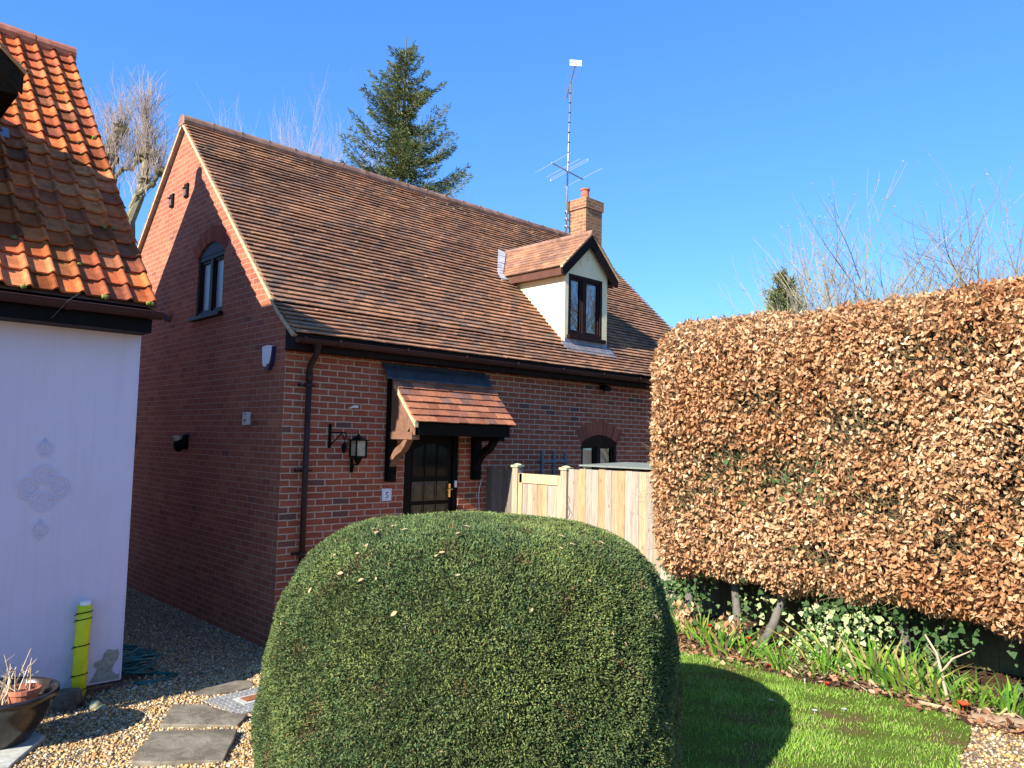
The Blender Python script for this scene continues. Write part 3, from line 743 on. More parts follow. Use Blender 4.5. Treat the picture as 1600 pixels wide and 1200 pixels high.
for sgn in (-1, 1):
    sl = (DR - DE) / DH; Ls = math.hypot(DH, DR - DE); g_ = .1
    k = 0
    while k * g_ < Ls:
        s = k * g_; t = s / Ls; x = DX + sgn * DH * (1 - t); z = DE + (DR - DE) * t
        yb = yz(z) + .05; y = DF - .13 - (.08 if k % 2 else 0)
        dx, dz = -sgn * DH / Ls, (DR - DE) / Ls; nx, nz = sgn * dz, DH / Ls
        while y < yb:
            a, b = max(y, DF - .13), min(y + .162, yb); y += .166
            if b - a < .02: continue
            j = .016 + U(-.003, .004); L = min(g_ * 1.35, Ls - s); col = random.choice([(.33, .17, .105), (.36, .19, .115), (.30, .155, .10), (.27, .155, .11)]); kf = U(.8, 1.15); col = tuple(c * kf for c in col)
            A = (x + nx * j, a, z + nz * j); B = (x + nx * j, b, z + nz * j); Cc = (x + dx * L + nx * .003, b, z + dz * L + nz * .003); D = (x + dx * L + nx * .003, a, z + dz * L + nz * .003)
            lo = lambda p: (p[0] - nx * .013, p[1], p[2] - nz * .013)
            rows.poly([A, B, Cc, D], col); rows.poly([lo(A), lo(B), B, A], col); rows.poly([A, D, lo(D), lo(A)], col)
        k += 1
    rows.poly([(DX + sgn * DH, DF - .11, DE - .004), (DX + sgn * DH, yz(DE) + .1, DE - .004), (DX, yz(DR) + .1, DR - .004), (DX, DF - .11, DR - .004)], (.2, .1, .07))
rows.build('dormer_roof', M['tile'], dor)
mb = MB(); mb.tube([(DX, DF - .14, DR - .005), (DX, yz(DR) + .05, DR - .005)], .055, 10); mb.build('dormer_ridge', M['ridge'], dor)
mb = MB(); bt = .15
for sgn in (-1, 1):
    a = (DX, DR - .03); b = (DX + sgn * (DH - .005), DE - .035)
    q = [(a[0], DF - .10, a[1]), (b[0], DF - .10, b[1]), (b[0], DF - .10, b[1] - .10), (b[0] - sgn * .085, DF - .10, b[1] - .10), (a[0], DF - .10, a[1] - bt * 1.30)]
    mb.prism(q if sgn < 0 else q[::-1], (0, .035, 0))
mb.build('bargeboard', M['brown'], dor)
mb = MB()
for sgn in (-1, 1):
    a = (DX, DR + .012); b = (DX + sgn * (DH + .015), DE - .0)
    q = [(a[0], DF - .118, a[1] - .005), (b[0], DF - .118, b[1]), (b[0], DF - .118, b[1] - .035), (a[0], DF - .118, a[1] - .045)]
    mb.prism(q if sgn < 0 else q[::-1], (0, .05, 0))
mb.build('dormer_verge', M['mortar'], dor)
mb = MB()
for sgn in (-1, 1):
    x = DX + sgn * (DH - .06)
    mb.box(min(x, x + sgn * .03), max(x, x + sgn * .03), DF - .065, yz(DE - .06), DE - .135, DE - .02)
    xa, xb = sorted((x, DX + sgn * hw)); mb.box(xa, xb, DF - .03, yz(DE - .1), DE - .125, DE - .11)
    M.setdefault('fasciabrown', plain('dormer fascia brown', (.10, .045, .032), .5, .2, 0, .2, 8) if 'fasciabrown' not in M else None); mb.build('dormer_fascia', M['fasciabrown'], dor); mb = MB()
mb = MB()
mb.obox((xl - .08, DF - .20, 3.70 + .97 * (DF - .20) + .028), (2 * hw + .17, 0, 0), (0, .20, .194), (0, -.008, .010))
mb.obox((xl - .0, DF - .012, 3.955), (2 * hw, 0, 0), (0, 0, .10), (0, .010, 0))
mb.build('sill_flashing', M['lead'], dor); mb = MB()
mb.build('apron_flashing', M['lead'], dor); mb = MB()
mb.prism([(x, y, 3.70 + .97 * y + .036) for x, y in ((4.62, 1.40), (4.86, 1.44), (4.80, 1.56), (5.42, 2.16), (5.28, 2.22), (4.68, 1.58))], (0, 0, .012))
mb.build('valley_flashing', plain('sunlit pale lead', (.46, .48, .50), .6, .3, .1, .3, 10, .2), dor)  # lead lightened here, its sunlit look put into the colour
dw = casement(dor, 'dormer_window', lambda u, z, d=0: (u, DF + d, z), WD[0], WD[1], WD[2], WD[3], .05, 0, ('upvc', 'glass', 'glass'), None, False, split=.46)
def to_sub(o):
    for ch in [k for k in bpy.data.objects if k.parent == o]: ch.parent = dor
    return o
for ch in [k for k in bpy.data.objects if k.parent == dw]: ch.parent = dor; ch.name = 'window_pane'
mb = MB(); mb.box(WD[0] - .03, WD[1] + .05, DF - .06, DF + .02, WD[2] - .06, WD[2] - .002); mb.build('window_sill', M['upvc'], dor, bevel=.006)
mb = MB()
n = 40
for k in range(n):
    a, b = 5.47 + .40 * k / n, 5.47 + .40 * (k + 1) / n
    mb.poly([(a, DF + .16 + .015 * math.sin(k * 1.7), 4.12), (b, DF + .16 + .015 * math.sin((k + 1) * 1.7), 4.12), (b, DF + .16 + .015 * math.sin((k + 1) * 1.7), 5.1), (a, DF + .16 + .015 * math.sin(k * 1.7), 5.1)])
mb.build('net_curtain', M['curtain'], dor, smooth=True)
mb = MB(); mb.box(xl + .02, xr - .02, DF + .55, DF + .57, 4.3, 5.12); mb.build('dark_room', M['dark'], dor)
# chimney
ch0 = (8.62, 2.97); cw, cd = .56, .50
mb = MB(); mb.box(ch0[0], ch0[0] + cw, ch0[1], ch0[1] + cd, 6.3, 7.63)
mb.box(ch0[0] - .028, ch0[0] + cw + .028, ch0[1] - .028, ch0[1] + cd + .028, 7.63, 7.855); mb.box(ch0[0], ch0[0] + cw, ch0[1], ch0[1] + cd, 7.855, 7.875)
chm = mb.build('chimney', M['chimney_brick'], cot, uv=True)
mb = MB(); mb.lathe([(.105, 0), (.10, .03), (.09, .20), (.088, .245), (.108, .25), (.108, .285), (.082, .285), (.08, .1)], (ch0[0] + .25, ch0[1] + .25, 7.87), 20); mb.build('chimney_pot', M['chimpot'], chm, smooth=False)
mb = MB(); mb.box(ch0[0] - .05, ch0[0] + cw + .05, ch0[1] - .05, ch0[1] + .0, 6.45, 6.62); mb.build('chimney_flashing', M['lead'], chm)

# ------------------------------------------------------------------ fittings on the cottage walls
def wall_thing(name, label, cat, loc, group=None): return thing(name, label, cat, loc, group)
t = wall_thing('alarm_box', 'white alarm bell box with navy lower tip on the gable near the corner', 'alarm', (0, .35, 3.13))
mb = MB(); mb.prism([(-.065, .23, 3.40), (-.065, .34, 3.412), (-.065, .46, 3.40), (-.065, .44, 3.20), (-.065, .41, 3.165), (-.065, .36, 3.16), (-.065, .33, 3.185), (-.065, .28, 3.20), (-.065, .25, 3.28)], (.055, 0, 0)); mb.build('cover', M['white'], t, bevel=.006)
mb = MB(); mb.prism([(-.056, .222, 3.395), (-.056, .468, 3.395), (-.056, .45, 3.20), (-.056, .39, 3.125), (-.056, .31, 3.125), (-.056, .245, 3.22)], (.052, 0, 0)); mb.build('backplate', M['navy'], t, bevel=.004)
t = wall_thing('meter_box', 'small cream wall box with black triangle mark on the shaded gable', 'box', (0, .87, 2.5))
mb = MB(); mb.box(-.045, -.003, .79, .935, 2.49, 2.645); mb.build('casing', plain('cream plastic', (.55, .53, .46), .5), t, bevel=.008)
mb = MB(); mb.poly([(-.0475, .90, 2.555), (-.0475, .835, 2.555), (-.0475, .85, 2.525)]); mb.build('mark', M['black'], t)
mb = MB(); mb.box(-.048, -.0445, .83, .90, 2.615, 2.622); mb.build('slot', M['black'], t)
t = wall_thing('bulkhead_light', 'black round outside lamp halfway along the shaded gable', 'lamp', (0, 2.74, 2.2))
mb = MB(); mb.blob((-.10, 2.74, 2.22), (.075, .075, .10), n=12, m=8, jit=0); mb.box(-.06, -.003, 2.66, 2.82, 2.16, 2.36); mb.build('hood', M['black'], t, smooth=True)
mb = MB(); mb.lathe([(.05, 0), (.06, .05), (.045, .07)], (-.12, 2.74, 2.27), 12); mb.build('lens', M['lampglass'], t)
mb = MB(); mb.box(-.05, -.003, 4.74, 4.86, 2.18, 2.34); tag(mb.build('junction_box', plain('beige plastic', (.4, .38, .33), .6), bevel=.006), 'small beige box on the gable beside the lilac wall edge', 'box')
for (y, z, lab) in ((3.76, 5.87, 'brown wall vent high on the sunlit gable, nearer the back roof edge'), (3.20, 5.90, 'brown wall vent high on the gable at the tip of the roof shadow')):
    t = wall_thing('wall_vent', lab, 'vent', (0, y, z - .1), 'vents near the gable top')
    mb = MB(); mb.box(-.03, -.003, y - .065, y + .065, z - .10, z + .10); mb.build('frame', M['brown'], t, bevel=.004)
    mb = MB(); mb.box(-.045, -.031, y - .045, y + .045, z - .08, z + .05); mb.prism([(-.03, y - .05, z + .06), (-.075, y - .05, z + .03), (-.03, y - .05, z + .03)], (0, .10, 0)); mb.build('hood', plain('vent grey brown', (.13, .09, .08), .6), t)
# security light under the eaves
t = wall_thing('security_light', 'black floodlight under the eaves above the arched ground floor window', 'lamp', (5.58, -.02, 3.2))
mb = MB(); mb.obox((5.50, -.14, 3.20), (.16, 0, 0), (0, .10, .05), (0, -.03, .07)); mb.box(5.55, 5.61, -.05, -.004, 3.24, 3.31); mb.build('housing', M['black'], t, bevel=.005)
mb = MB(); mb.obox((5.515, -.146, 3.205), (.13, 0, 0), (0, .085, .0425), (0, .002, -.004)); mb.build('lens', M['lampglass'], t)
# carriage lantern
t = wall_thing('wall_lantern', 'square black carriage lantern with amber glass left of the front door', 'lantern', (.90, -.12, 2.1))
lx, ly = .91, -.14
mb = MB(); mb.box(lx - .075, lx + .075, ly - .075, ly + .075, 2.13, 2.15)
for sx in (-1, 1):
    for sy in (-1, 1): mb.box(lx + sx * .068 - .008, lx + sx * .068 + .008, ly + sy * .068 - .008, ly + sy * .068 + .008, 2.15, 2.33)
mb.prism([(lx - .095, ly - .095, 2.33), (lx + .095, ly - .095, 2.33), (lx + .095, ly + .095, 2.33), (lx - .095, ly + .095, 2.33)], (0, 0, .015)); mb.lathe([(.095, 0), (.05, .035), (.02, .05), (.01, .07)], (lx, ly, 2.345), 4)
mb.lathe([(.012, 0), (.03, .03), (.06, .09)], (lx, ly, 2.045), 8); mb.tube([(lx, -.004, 1.98), (lx, -.03, 1.98), (lx, -.05, 2.04), (lx, ly, 2.05)], .010, 6); mb.box(lx - .018, lx + .018, -.02, -.003, 1.95, 2.12)
mb.build('lantern_frame', M['black'], t)
mb = MB(); mb.box(lx - .06, lx + .06, ly - .06, ly + .06, 2.151, 2.329); mb.build('lantern_glass', M['lampglass'], t)
# hanging basket bracket
t = wall_thing('basket_bracket', 'black wrought iron hanging basket bracket beside the lantern', 'bracket', (.60, 0, 2.24))
mb = MB(); bx = .60
mb.box(bx - .016, bx + .016, -.016, -.002, 2.24, 2.52); mb.tube([(bx, -.012, 2.42), (bx, -.33, 2.42)], .008, 6); mb.tube([(bx, -.012, 2.27), (bx, -.27, 2.41)], .008, 6)
mb.tube([(bx, -.33 - .035 * math.sin(a), 2.385 + .035 * math.cos(a)) for a in np.linspace(0, 5.2, 14)], .007, 6); mb.tube([(bx, -.016 - .02 * math.sin(a), 2.50 + .02 * math.cos(a)) for a in np.linspace(-1, 4, 10)], .006, 6)
mb.build('arm', M['black'], t)
mb = MB(); mb.tube([(bx, -.33, 2.35), (bx, -.33, 2.31)], .004, 5); mb.lathe([(.005, 0), (.03, .05), (.036, .09), (.012, .13)], (bx, -.33, 2.18), 8); mb.build('pendant', M['black'], t)
# number plaque with 5
t = wall_thing('number_plaque', 'white plaque with blue number 5 beside the front door', 'sign', (1.43, -.01, 1.58))
mb = MB(); mb.box(1.362, 1.50, -.014, -.002, 1.595, 1.745); mb.build('plate', M['paper'], t, bevel=.002)
mb = MB(); ny = -.0165
def nb(pts, dep=.002): mb.prism([(1.431 + a * .9, ny, 1.668 + b) for a, b in pts], (0, dep, 0))
nb([(-.022, .036), (.026, .036), (.024, .022), (-.022, .022)]); nb([(-.022, .022), (-.012, .022), (-.014, -.002), (-.022, -.004)])
arc = [(0.0 + .027 * math.cos(a), -.017 + .023 * math.sin(a)) for a in np.linspace(2.3, -2.6, 12)]; arc2 = [(.0 + .013 * math.cos(a), -.017 + .016 * math.sin(a)) for a in np.linspace(2.3, -2.6, 12)]
for k in range(11): nb([arc[k], arc[k + 1], arc2[k + 1], arc2[k]])
nb([(.0 + .008 * math.cos(a) - .019, -.03 + .008 * math.sin(a)) for a in np.linspace(0, 5.5, 8)])
for k in range(7):
    for zz in (-.062, .058): nb([(-.06 + k * .018, zz), (-.05 + k * .018, zz), (-.055 + k * .018, zz + .006)], .001)
    for xx in (-.064, .058): nb([(xx, -.055 + k * .017), (xx + .006, -.05 + k * .017), (xx, -.045 + k * .017)], .001)
mb.build('digit', plain('cobalt blue', (.02, .025, .22), .4), t)
mb = MB(); mb.box(2.545, 2.585, .012, .029, 1.73, 1.82)
t = tag(mb.build('doorbell', M['white'], bevel=.004), 'small white doorbell push on the black door frame', 'doorbell')
mb = MB(); mb.tube([(.86, -.004, 2.72), (.86, -.08, 2.735)], .012, 6); mb.tube([(.86, -.08, 2.735), (.89, -.13, 2.735)], .016, 8)
tag(mb.build('overflow_pipe', M['white']), 'short white overflow pipe stub poking from bricks above the lantern', 'pipe')
mb = MB(); mb.tube([(2.98, -.006, 1.86), (3.0, -.012, 1.80), (2.97, -.01, 1.72), (2.96, -.01, 1.60), (2.98, -.006, 1.4)], .005, 5)
tag(mb.build('white_cable', M['white']), 'loose thin white cable on bricks right of the door', 'cable')
# trellis
t = wall_thing('trellis', 'weathered grey trellis top against the wall beyond the gate', 'trellis', (4.47, -.03, .6))
for x in (4.21, 4.47, 4.73):
    mb = MB(); mb.box(x - .018, x + .018, -.03, -.010, .6, 2.22 + U(-.02, .02)); mb.build('upright', M['grey'], t)
for z in (2.08, 1.80, 1.52, 1.24):
    mb = MB(); mb.box(4.16, 4.78, -.052, -.031, z - .018, z + .018); mb.build('crossbar', M['grey'], t)
# TV and radio aerials on one mast strapped to the chimney
t = thing('aerial_mast', 'tall grey aerial mast beside the chimney carrying TV and radio aerials', 'aerial', (8.50, 3.45, 6.9))
mx, my = 8.52, 3.45
mb = MB(); mb.tube([(mx - .03, my, 6.85), (mx, my, 8.5), (mx + .05, my, 10.62)], [.024, .022, .02], 10); mb.build('mast', M['steel'], t, smooth=True)
for z in (7.25, 7.42, 7.58):
    mb = MB(); mb.box(mx - .09, ch0[0], my - .02, my + .02, z - .012, z + .012); mb.tube([(mx - .02, my, z - .025), (mx - .02, my, z + .025)], .034, 8); mb.build('mast_clamp', M['steel'], t)
for k in range(8):
    mb = MB(); z = 8.75 + k * .235; mb.tube([(mx + (z - 8.5) * .0236, my, z - .012), (mx + (z - 8.5) * .0236, my, z + .012)], .0265, 8); mb.build('tape_band', M['black'], t)
mb = MB(); r2 = Vector((.72, -.69, 0)); bd = Vector((.99, .12, .0)).normalized(); ez = Vector((.25, .97, .0)).normalized()
cc = Vector((mx, my, 8.53)); 
mb.tube([cc - bd * .62 + Vector((0, 0, .02)), cc + bd * .62], .016, 6)
fm = mb.build('radio_aerial', M['steel'], t)
for (o, L, fold) in ((-.6, .72, 0), (-.2, .68, 0), (.03, .76, 1), (.6, .78, 0)):
    e = MB(); p = cc + bd * o + Vector((0, 0, .02))
    e.tube([p - ez * L, p + ez * L], .006, 5)
    if fold:
        e.tube([p - ez * L, p - ez * L + Vector((0, 0, .05))], .006, 5); e.tube([p + ez * L, p + ez * L + Vector((0, 0, .05))], .006, 5); e.tube([p - ez * L + Vector((0, 0, .05)), p + ez * L + Vector((0, 0, .05))], .006, 5)
    e.build('element', M['alu'], fm)
# UHF array pointing away: boom seen end on, tilted slightly
mb = MB(); tc = Vector((mx + .055, my, 10.55)); dirr = Vector((.62, .78, 0)).normalized(); sd = Vector((.78, -.62, 0)).normalized()
mb.tube([tc - dirr * .65 + Vector((0, 0, .24)), tc + dirr * .55], .011, 6)
uh = mb.build('television_aerial', M['steel'], t)
e = MB(); p = tc - dirr * .62 + Vector((0, 0, .26))
for zz in (-.035, .04):
    e.obox(p - sd * .135 + Vector((0, 0, zz - .03)), sd * .27, Vector((0, 0, .055)), dirr * .006)
e.build('reflector', M['white'], uh)
for k in range(16):
    e = MB(); p = tc + dirr * (-.5 + k * .072) + Vector((0, 0, .235 - k * .017)); e.tube([p - sd * .14, p + sd * .14], .0035, 4); e.build('element', M['steel'], uh)

# ------------------------------------------------------------------ the lilac rendered house
LX, LY, LE, LRY, LRZ, LBZ = -1.745, -.60, -.90, 2.62, 7.075, .19
lil = thing('rendered_house', 'pale lilac rendered house end with steep orange pantile roof', 'house', (-4.5, 2.8, 0))
LEZ = 3.485
LS = (LRZ - LEZ) / (LRY - LE); lw = lambda y: 3.38 + LS * ((y if y < LRY else 2 * LRY - y) - LY)
LB = 2 * LRY - LY; LXL = -8.5
mb = MB()
mb.poly([(LXL, LY, LBZ), (LX, LY, LBZ), (LX, LY, 3.42), (LXL, LY, 3.42)])
mb.poly([(LX, LY, LBZ), (LX, LB, LBZ), (LX, LB, lw(LB)), (LX, LRY, lw(LRY)), (LX, LY, lw(LY))])
mb.poly([(LXL, LY, LBZ), (LXL, LB, LBZ), (LXL, LB, lw(LB)), (LXL, LRY, lw(LRY)), (LXL, LY, lw(LY))])
mb.poly([(LXL, LB, LBZ), (LX, LB, LBZ), (LX, LB, 3.42), (LXL, LB, 3.42)])
mb.poly([(LXL, LY, LBZ), (LX, LY, LBZ), (LX, LY + .06, LBZ), (LXL, LY + .06, LBZ)])
mb.poly([(LX, LY, LBZ), (LX - .05, LY, LBZ), (LX - .05, LB, LBZ), (LX, LB, LBZ)])
lwall = mb.build('rendered_wall', M['lilac'], lil)
mb = MB(); mb.box(LXL + .05, LX - .045, LY + .045, LB - .05, -.4, LBZ + .001); mb.build('brick_plinth', M['plinth'], lil, uv=True)
mb = MB()  # rounded render bead at the corner
mb.tube([(LX - .004, LY + .004, .195), (LX - .004, LY + .004, 3.27), (LX - .02, LY + .02, 3.35)], .010, 8); mb.build('corner_bead', M['lilac'], lwall)
# bare patch where the render has fallen away
mb = MB(); out = [(-1.965, .165), (-1.72, .158), (-1.722, .20), (-1.755, .205), (-1.79, .24), (-1.775, .29), (-1.745, .33), (-1.735, .38), (-1.75, .42), (-1.79, .415), (-1.83, .43), (-1.86, .40), (-1.875, .35), (-1.93, .335), (-1.94, .31), (-1.91, .27), (-1.935, .22)]
mb.prism([(x - .032, LY - .003, z + .042) for x, z in out], (0, .002, 0)); mb.build('bare_patch', M['bare'], lwall)
mb = MB(); mb.prism([(LXL, LY - .26, 3.25), (LXL, LY - .26, 3.44), (LXL, LY, 3.62), (LXL, LY, 3.25)], (LX - LXL + .005, 0, 0)); mb.build('eaves_board', M['black'], lil)
mb = MB(); g0y, g0z = LE - .03, 3.425; n = 10
for s in range(n):
    a, b = math.pi + math.pi * s / n, math.pi + math.pi * (s + 1) / n
    for rr in (.06, .053):
        mb.poly([(LXL, g0y + rr * math.cos(a), g0z + rr * math.sin(a)), (LX + .06, g0y + rr * math.cos(a), g0z + rr * math.sin(a)), (LX + .06, g0y + rr * math.cos(b), g0z + rr * math.sin(b)), (LXL, g0y + rr * math.cos(b), g0z + rr * math.sin(b))])
mb.poly([(LX + .06, g0y + .06 * math.cos(math.pi + math.pi * s / n), g0z + .06 * math.sin(math.pi + math.pi * s / n)) for s in range(n + 1)])
mb.tube([(LXL, g0y - .06, g0z), (LX + .06, g0y - .06, g0z)], .008, 6)
lg = mb.build('gutter', M['gutter'], lil)
for x in (-1.63, -1.78, -2.43, -3.2, -4.2):
    mb = MB()
    for s in range(8):
        a, b = math.pi * .95 + math.pi * 1.1 * s / 8, math.pi * .95 + math.pi * 1.1 * (s + 1) / 8; r = .067
        mb.poly([(x - .02, g0y + r * math.cos(a), g0z + r * math.sin(a)), (x + .02, g0y + r * math.cos(a), g0z + r * math.sin(a)), (x + .02, g0y + r * math.cos(b), g0z + r * math.sin(b)), (x - .02, g0y + r * math.cos(b), g0z + r * math.sin(b))])
    mb.build('gutter_bracket', M['gutter'], lg)
# pantiles
def pantiles():
    mb = MB(); tw, ga = .19, .2235; sl = math.atan(LS); dy, dz = math.cos(sl), math.sin(sl); ny, nz = -dz, dy
    Lt = math.hypot(LRY - LE, LRZ - LEZ); ncol = 33; nrow = int(Lt / ga) + 1
    ds = [(0, .020), (.05, .006), (.12, 0), (.4, 0), (.66, .001), (.75, .008), (.80, .024), (.86, .034), (.93, .034), (1.0, .024), (1.05, .002)]
    for c in range(ncol):
        x0 = LX + .012 - (c + 1) * tw
        for r in range(nrow):
            s0 = r * ga; s1 = min(s0 + ga * 1.25, Lt)
            if s0 > Lt - .05: continue
            xm = x0 + tw / 2; yb = LE + dy * s0
            zt = LEZ + dz * s0
            if abs(xm + 3.68) < .62 and yb < LRY and zt < 6.02 and yb > -.45: continue
            col = random.choice(PALO); kf = U(.68, 1.18); col = tuple(a * kf for a in col)
            if U(0, 1) < .30: col = tuple(a * b for a, b in zip(col, (.58, .66, .75)))
            j = .034 + U(-.003, .004); xx = x0 + U(-.004, .004); e = U(-.006, .006); rot = U(-.004, .004)
            up = []; lo = []; bt = []
            for u, h in ds:
                x = xx + u * tw
                def P(s, hh): return (x, LE + dy * s + ny * hh, LEZ + dz * s + nz * hh)
                lo.append(P(s0 + e + rot * (u - .5) * 4, h + j)); up.append(P(s1, h + .001)); bt.append(P(s0 + e + rot * (u - .5) * 4, h + j - .018))
            for k in range(len(ds) - 1):
                mb.poly([lo[k], lo[k + 1], up[k + 1], up[k]], col); mb.poly([bt[k], bt[k + 1], lo[k + 1], lo[k]], col)
            mb.poly([lo[-1], bt[-1], (bt[-1][0], up[-1][1], up[-1][2] - .01), up[-1]], col); mb.poly([lo[0], up[0], (bt[0][0], up[0][1], up[0][2] - .01), bt[0]], col)
    rr = mb.build('pantile_roof', M['pantile'], lil)
    mm = MB()
    for k in range(150):
        c = random.randrange(14); r = random.randrange(nrow); s = r * ga - .01 + U(-.01, .02); x = LX + .035 - c * tw - U(.0, .09)
        if U(0, 1) < .35: s = Lt - U(.06, .12)
        y = LE + dy * s; z = LEZ + dz * s; q = U(.008, .022)
        mm.blob((x, y + ny * .03, z + nz * .03), (q * 1.5, q, q), random.choice([(.10, .11, .03), (.16, .15, .06), (.07, .07, .03), (.2, .22, .05)]), 6, 4, .3)
    struct(mm.build('roof_moss', M['moss'], rr, smooth=True), 'stuff')
    return rr
pt = pantiles()
mb = MB(); mb.poly([(LXL, LE, LEZ - .015), (LX + .03, LE, LEZ - .015), (LX + .03, LRY, LRZ - .02), (LXL, LRY, LRZ - .02)], (.12, .06, .04)); mb.poly([(LXL, 2 * LRY - LE, LEZ - .015), (LX + .03, 2 * LRY - LE, LEZ - .015), (LX + .03, LRY, LRZ - .02), (LXL, LRY, LRZ - .02)], (.4, .15, .07)); mb.build('roof_deck', M['pantile'], lil)
mb = MB()
pts = [(LE + .04, LEZ + .02), (LRY, LRZ - .01), (2 * LRY - LE - .04, LEZ + .02)]; low = [(LE + .10, LEZ - .02), (LRY, LRZ - .09), (2 * LRY - LE - .1, LEZ - .02)]
for (a, b, c, d) in zip(pts, pts[1:], low, low[1:]): mb.prism([(LX + .034, a[0], a[1]), (LX + .034, b[0], b[1]), (LX + .034, d[0], d[1]), (LX + .034, c[0], c[1])], (-.06, 0, 0))
mb.build('verge', M['ridge'], lil)
x = LX + .05; mb = MB()
while x > LXL:
    r = .115 + U(-.004, .004); mb.tube([(x, LRY, LRZ - .01), (x - .44, LRY, LRZ - .01 + U(-.006, .006))], r, 14); x -= .446
mb.build('ridge_tiles', M['ridge_orange'], lil, smooth=False)
# moulded plaster motif on the lilac wall (part of it): three relief pieces
def relief(name, lines, cx, cz, r):
    mb = MB()
    for ln in lines: mb.tube([(cx + a, LY - .0015, cz + b) for a, b in ln], r, 6)
    return mb.build(name, M['lilac'], lwall, smooth=True)
circ = lambda cx, cz, r, a0=0, a1=6.283, n=30: [(cx + r * math.cos(a), cz + r * math.sin(a)) for a in np.linspace(a0, a1, n)]
L_ = []
for (ax, az, mid) in ((0, .10, 90), (0, -.10, 270), (-.10, 0, 180), (.10, 0, 0)):
    for rr in (.026, .058): L_.append(circ(ax, az, rr))
    m = R(mid); L_.append(circ(ax, az, .092, m - 2.25, m + 2.25))
relief('knot_relief', L_, -2.439, 1.883, .0085)
for cz in (2.226, 1.55):
    fl = [[(0, .075), (.058, .01), (.06, -.03), (.025, -.075), (0, -.085), (-.028, -.07), (-.058, -.02), (-.058, .01), (0, .075)],
          [(0, .05), (.018, .02), (.008, -.02), (0, -.05), (-.008, -.02), (-.018, .02), (0, .05)], circ(.032, -.005, .014, -.5, 4, 12), circ(-.032, -.005, .014, -.9, 3.6, 12)[::-1], [(-.025, -.035), (.025, -.035)], [(.02, -.06), (.006, -.035)], [(-.02, -.06), (-.006, -.035)]]
    relief('fleur_relief', fl, -2.448, cz, .007)
# dormer of the lilac house, mostly beyond the left edge of the view
DXL, DZR, DHW = -3.70, 6.13, .90; sy = lambda z: LE + (z - LEZ) / LS
DEZ = 5.285; DYF = -.47
mb = MB(); w2 = .66
rl2 = lambda x: DZR - .08 - (DZR - DEZ) / DHW * abs(x - DXL)
mb.poly([(DXL - w2, DYF, 3.8), (DXL + w2, DYF, 3.8), (DXL + w2, DYF, rl2(DXL + w2)), (DXL, DYF, rl2(DXL)), (DXL - w2, DYF, rl2(DXL - w2))])
for sg in (-1, 1):
    x = DXL + sg * w2; mb.poly([(x, DYF, 3.8), (x, DYF, rl2(x)), (x, sy(rl2(x)), rl2(x)), (x, sy(3.8), 3.8)])
ld = mb.build('dormer', M['blackwood'], lil)
mb = MB()
for sg in (-1, 1):
    e = (DXL + sg * DHW, DEZ); tcol = (.36, .15, .08)
    for k in range(6):
        ta, tb = k / 6, (k + 1.25) / 6; tb = min(tb, 1)
        za, zb = DEZ + (DZR - DEZ) * ta, DEZ + (DZR - DEZ) * tb; xa, xb = DXL + sg * DHW * (1 - ta), DXL + sg * DHW * (1 - tb)
        mb.prism([(xa, DYF - .28, za + .03), (xb, DYF - .28, zb + .008), (xb, sy(zb) + .1, zb + .008), (xa, sy(za) + .1, za + .03)], (0, 0, -.022), random.choice([tcol, (.12, .10, .06), (.2, .12, .07)]))
mb.build('dormer_roof', M['pantile'], ld)
mb = MB()
for sg in (-1, 1):
    q = [(DXL, DYF - .26, DZR - .03), (DXL + sg * DHW * .985, DYF - .26, DEZ - .02), (DXL + sg * DHW * .985, DYF - .26, DEZ - .16), (DXL, DYF - .26, DZR - .22)]
    mb.prism(q if sg < 0 else q[::-1], (0, .04, 0))
    xa, xb = sorted((DXL + sg * DHW * .96, DXL + sg * w2)); mb.box(xa, xb, DYF - .22, sy(DEZ - .1), DEZ - .17, DEZ - .03)
mb.build('bargeboard', M['blackwood'], ld)
mb = MB(); mb.obox((DXL + w2 + .01, sy(5.15), 5.15 + .06), (.40, 0, 0), (0, .12, .125), (0, -.004, .004)); mb.build('side_flashing', M['lead'], ld); mb = MB(); mb.obox((DXL - .7, DYF - .17, LEZ + LS * (DYF - .17 - LE) + .05), (1.4, 0, 0), (0, .17, .176), (0, -.005, .005)); mb.build('lead_flashing', M['lead'], ld)
mb = MB(); mb.box(DXL - .45, DXL + .45, DYF - .03, DYF - .005, 4.35, 5.25); mb.build('dormer_window', M['doorglass'], ld)
# thin loose wire on the gutter
mb = MB(); mb.tube([(-2.36, g0y - .07, 3.50), (-2.45, g0y - .075, 3.42), (-2.53, LY - .28, 3.28)], .0016, 4); tag(mb.build('loose_wire', M['grey']), 'thin grey wire hanging over the gutter of the lilac house', 'wire')

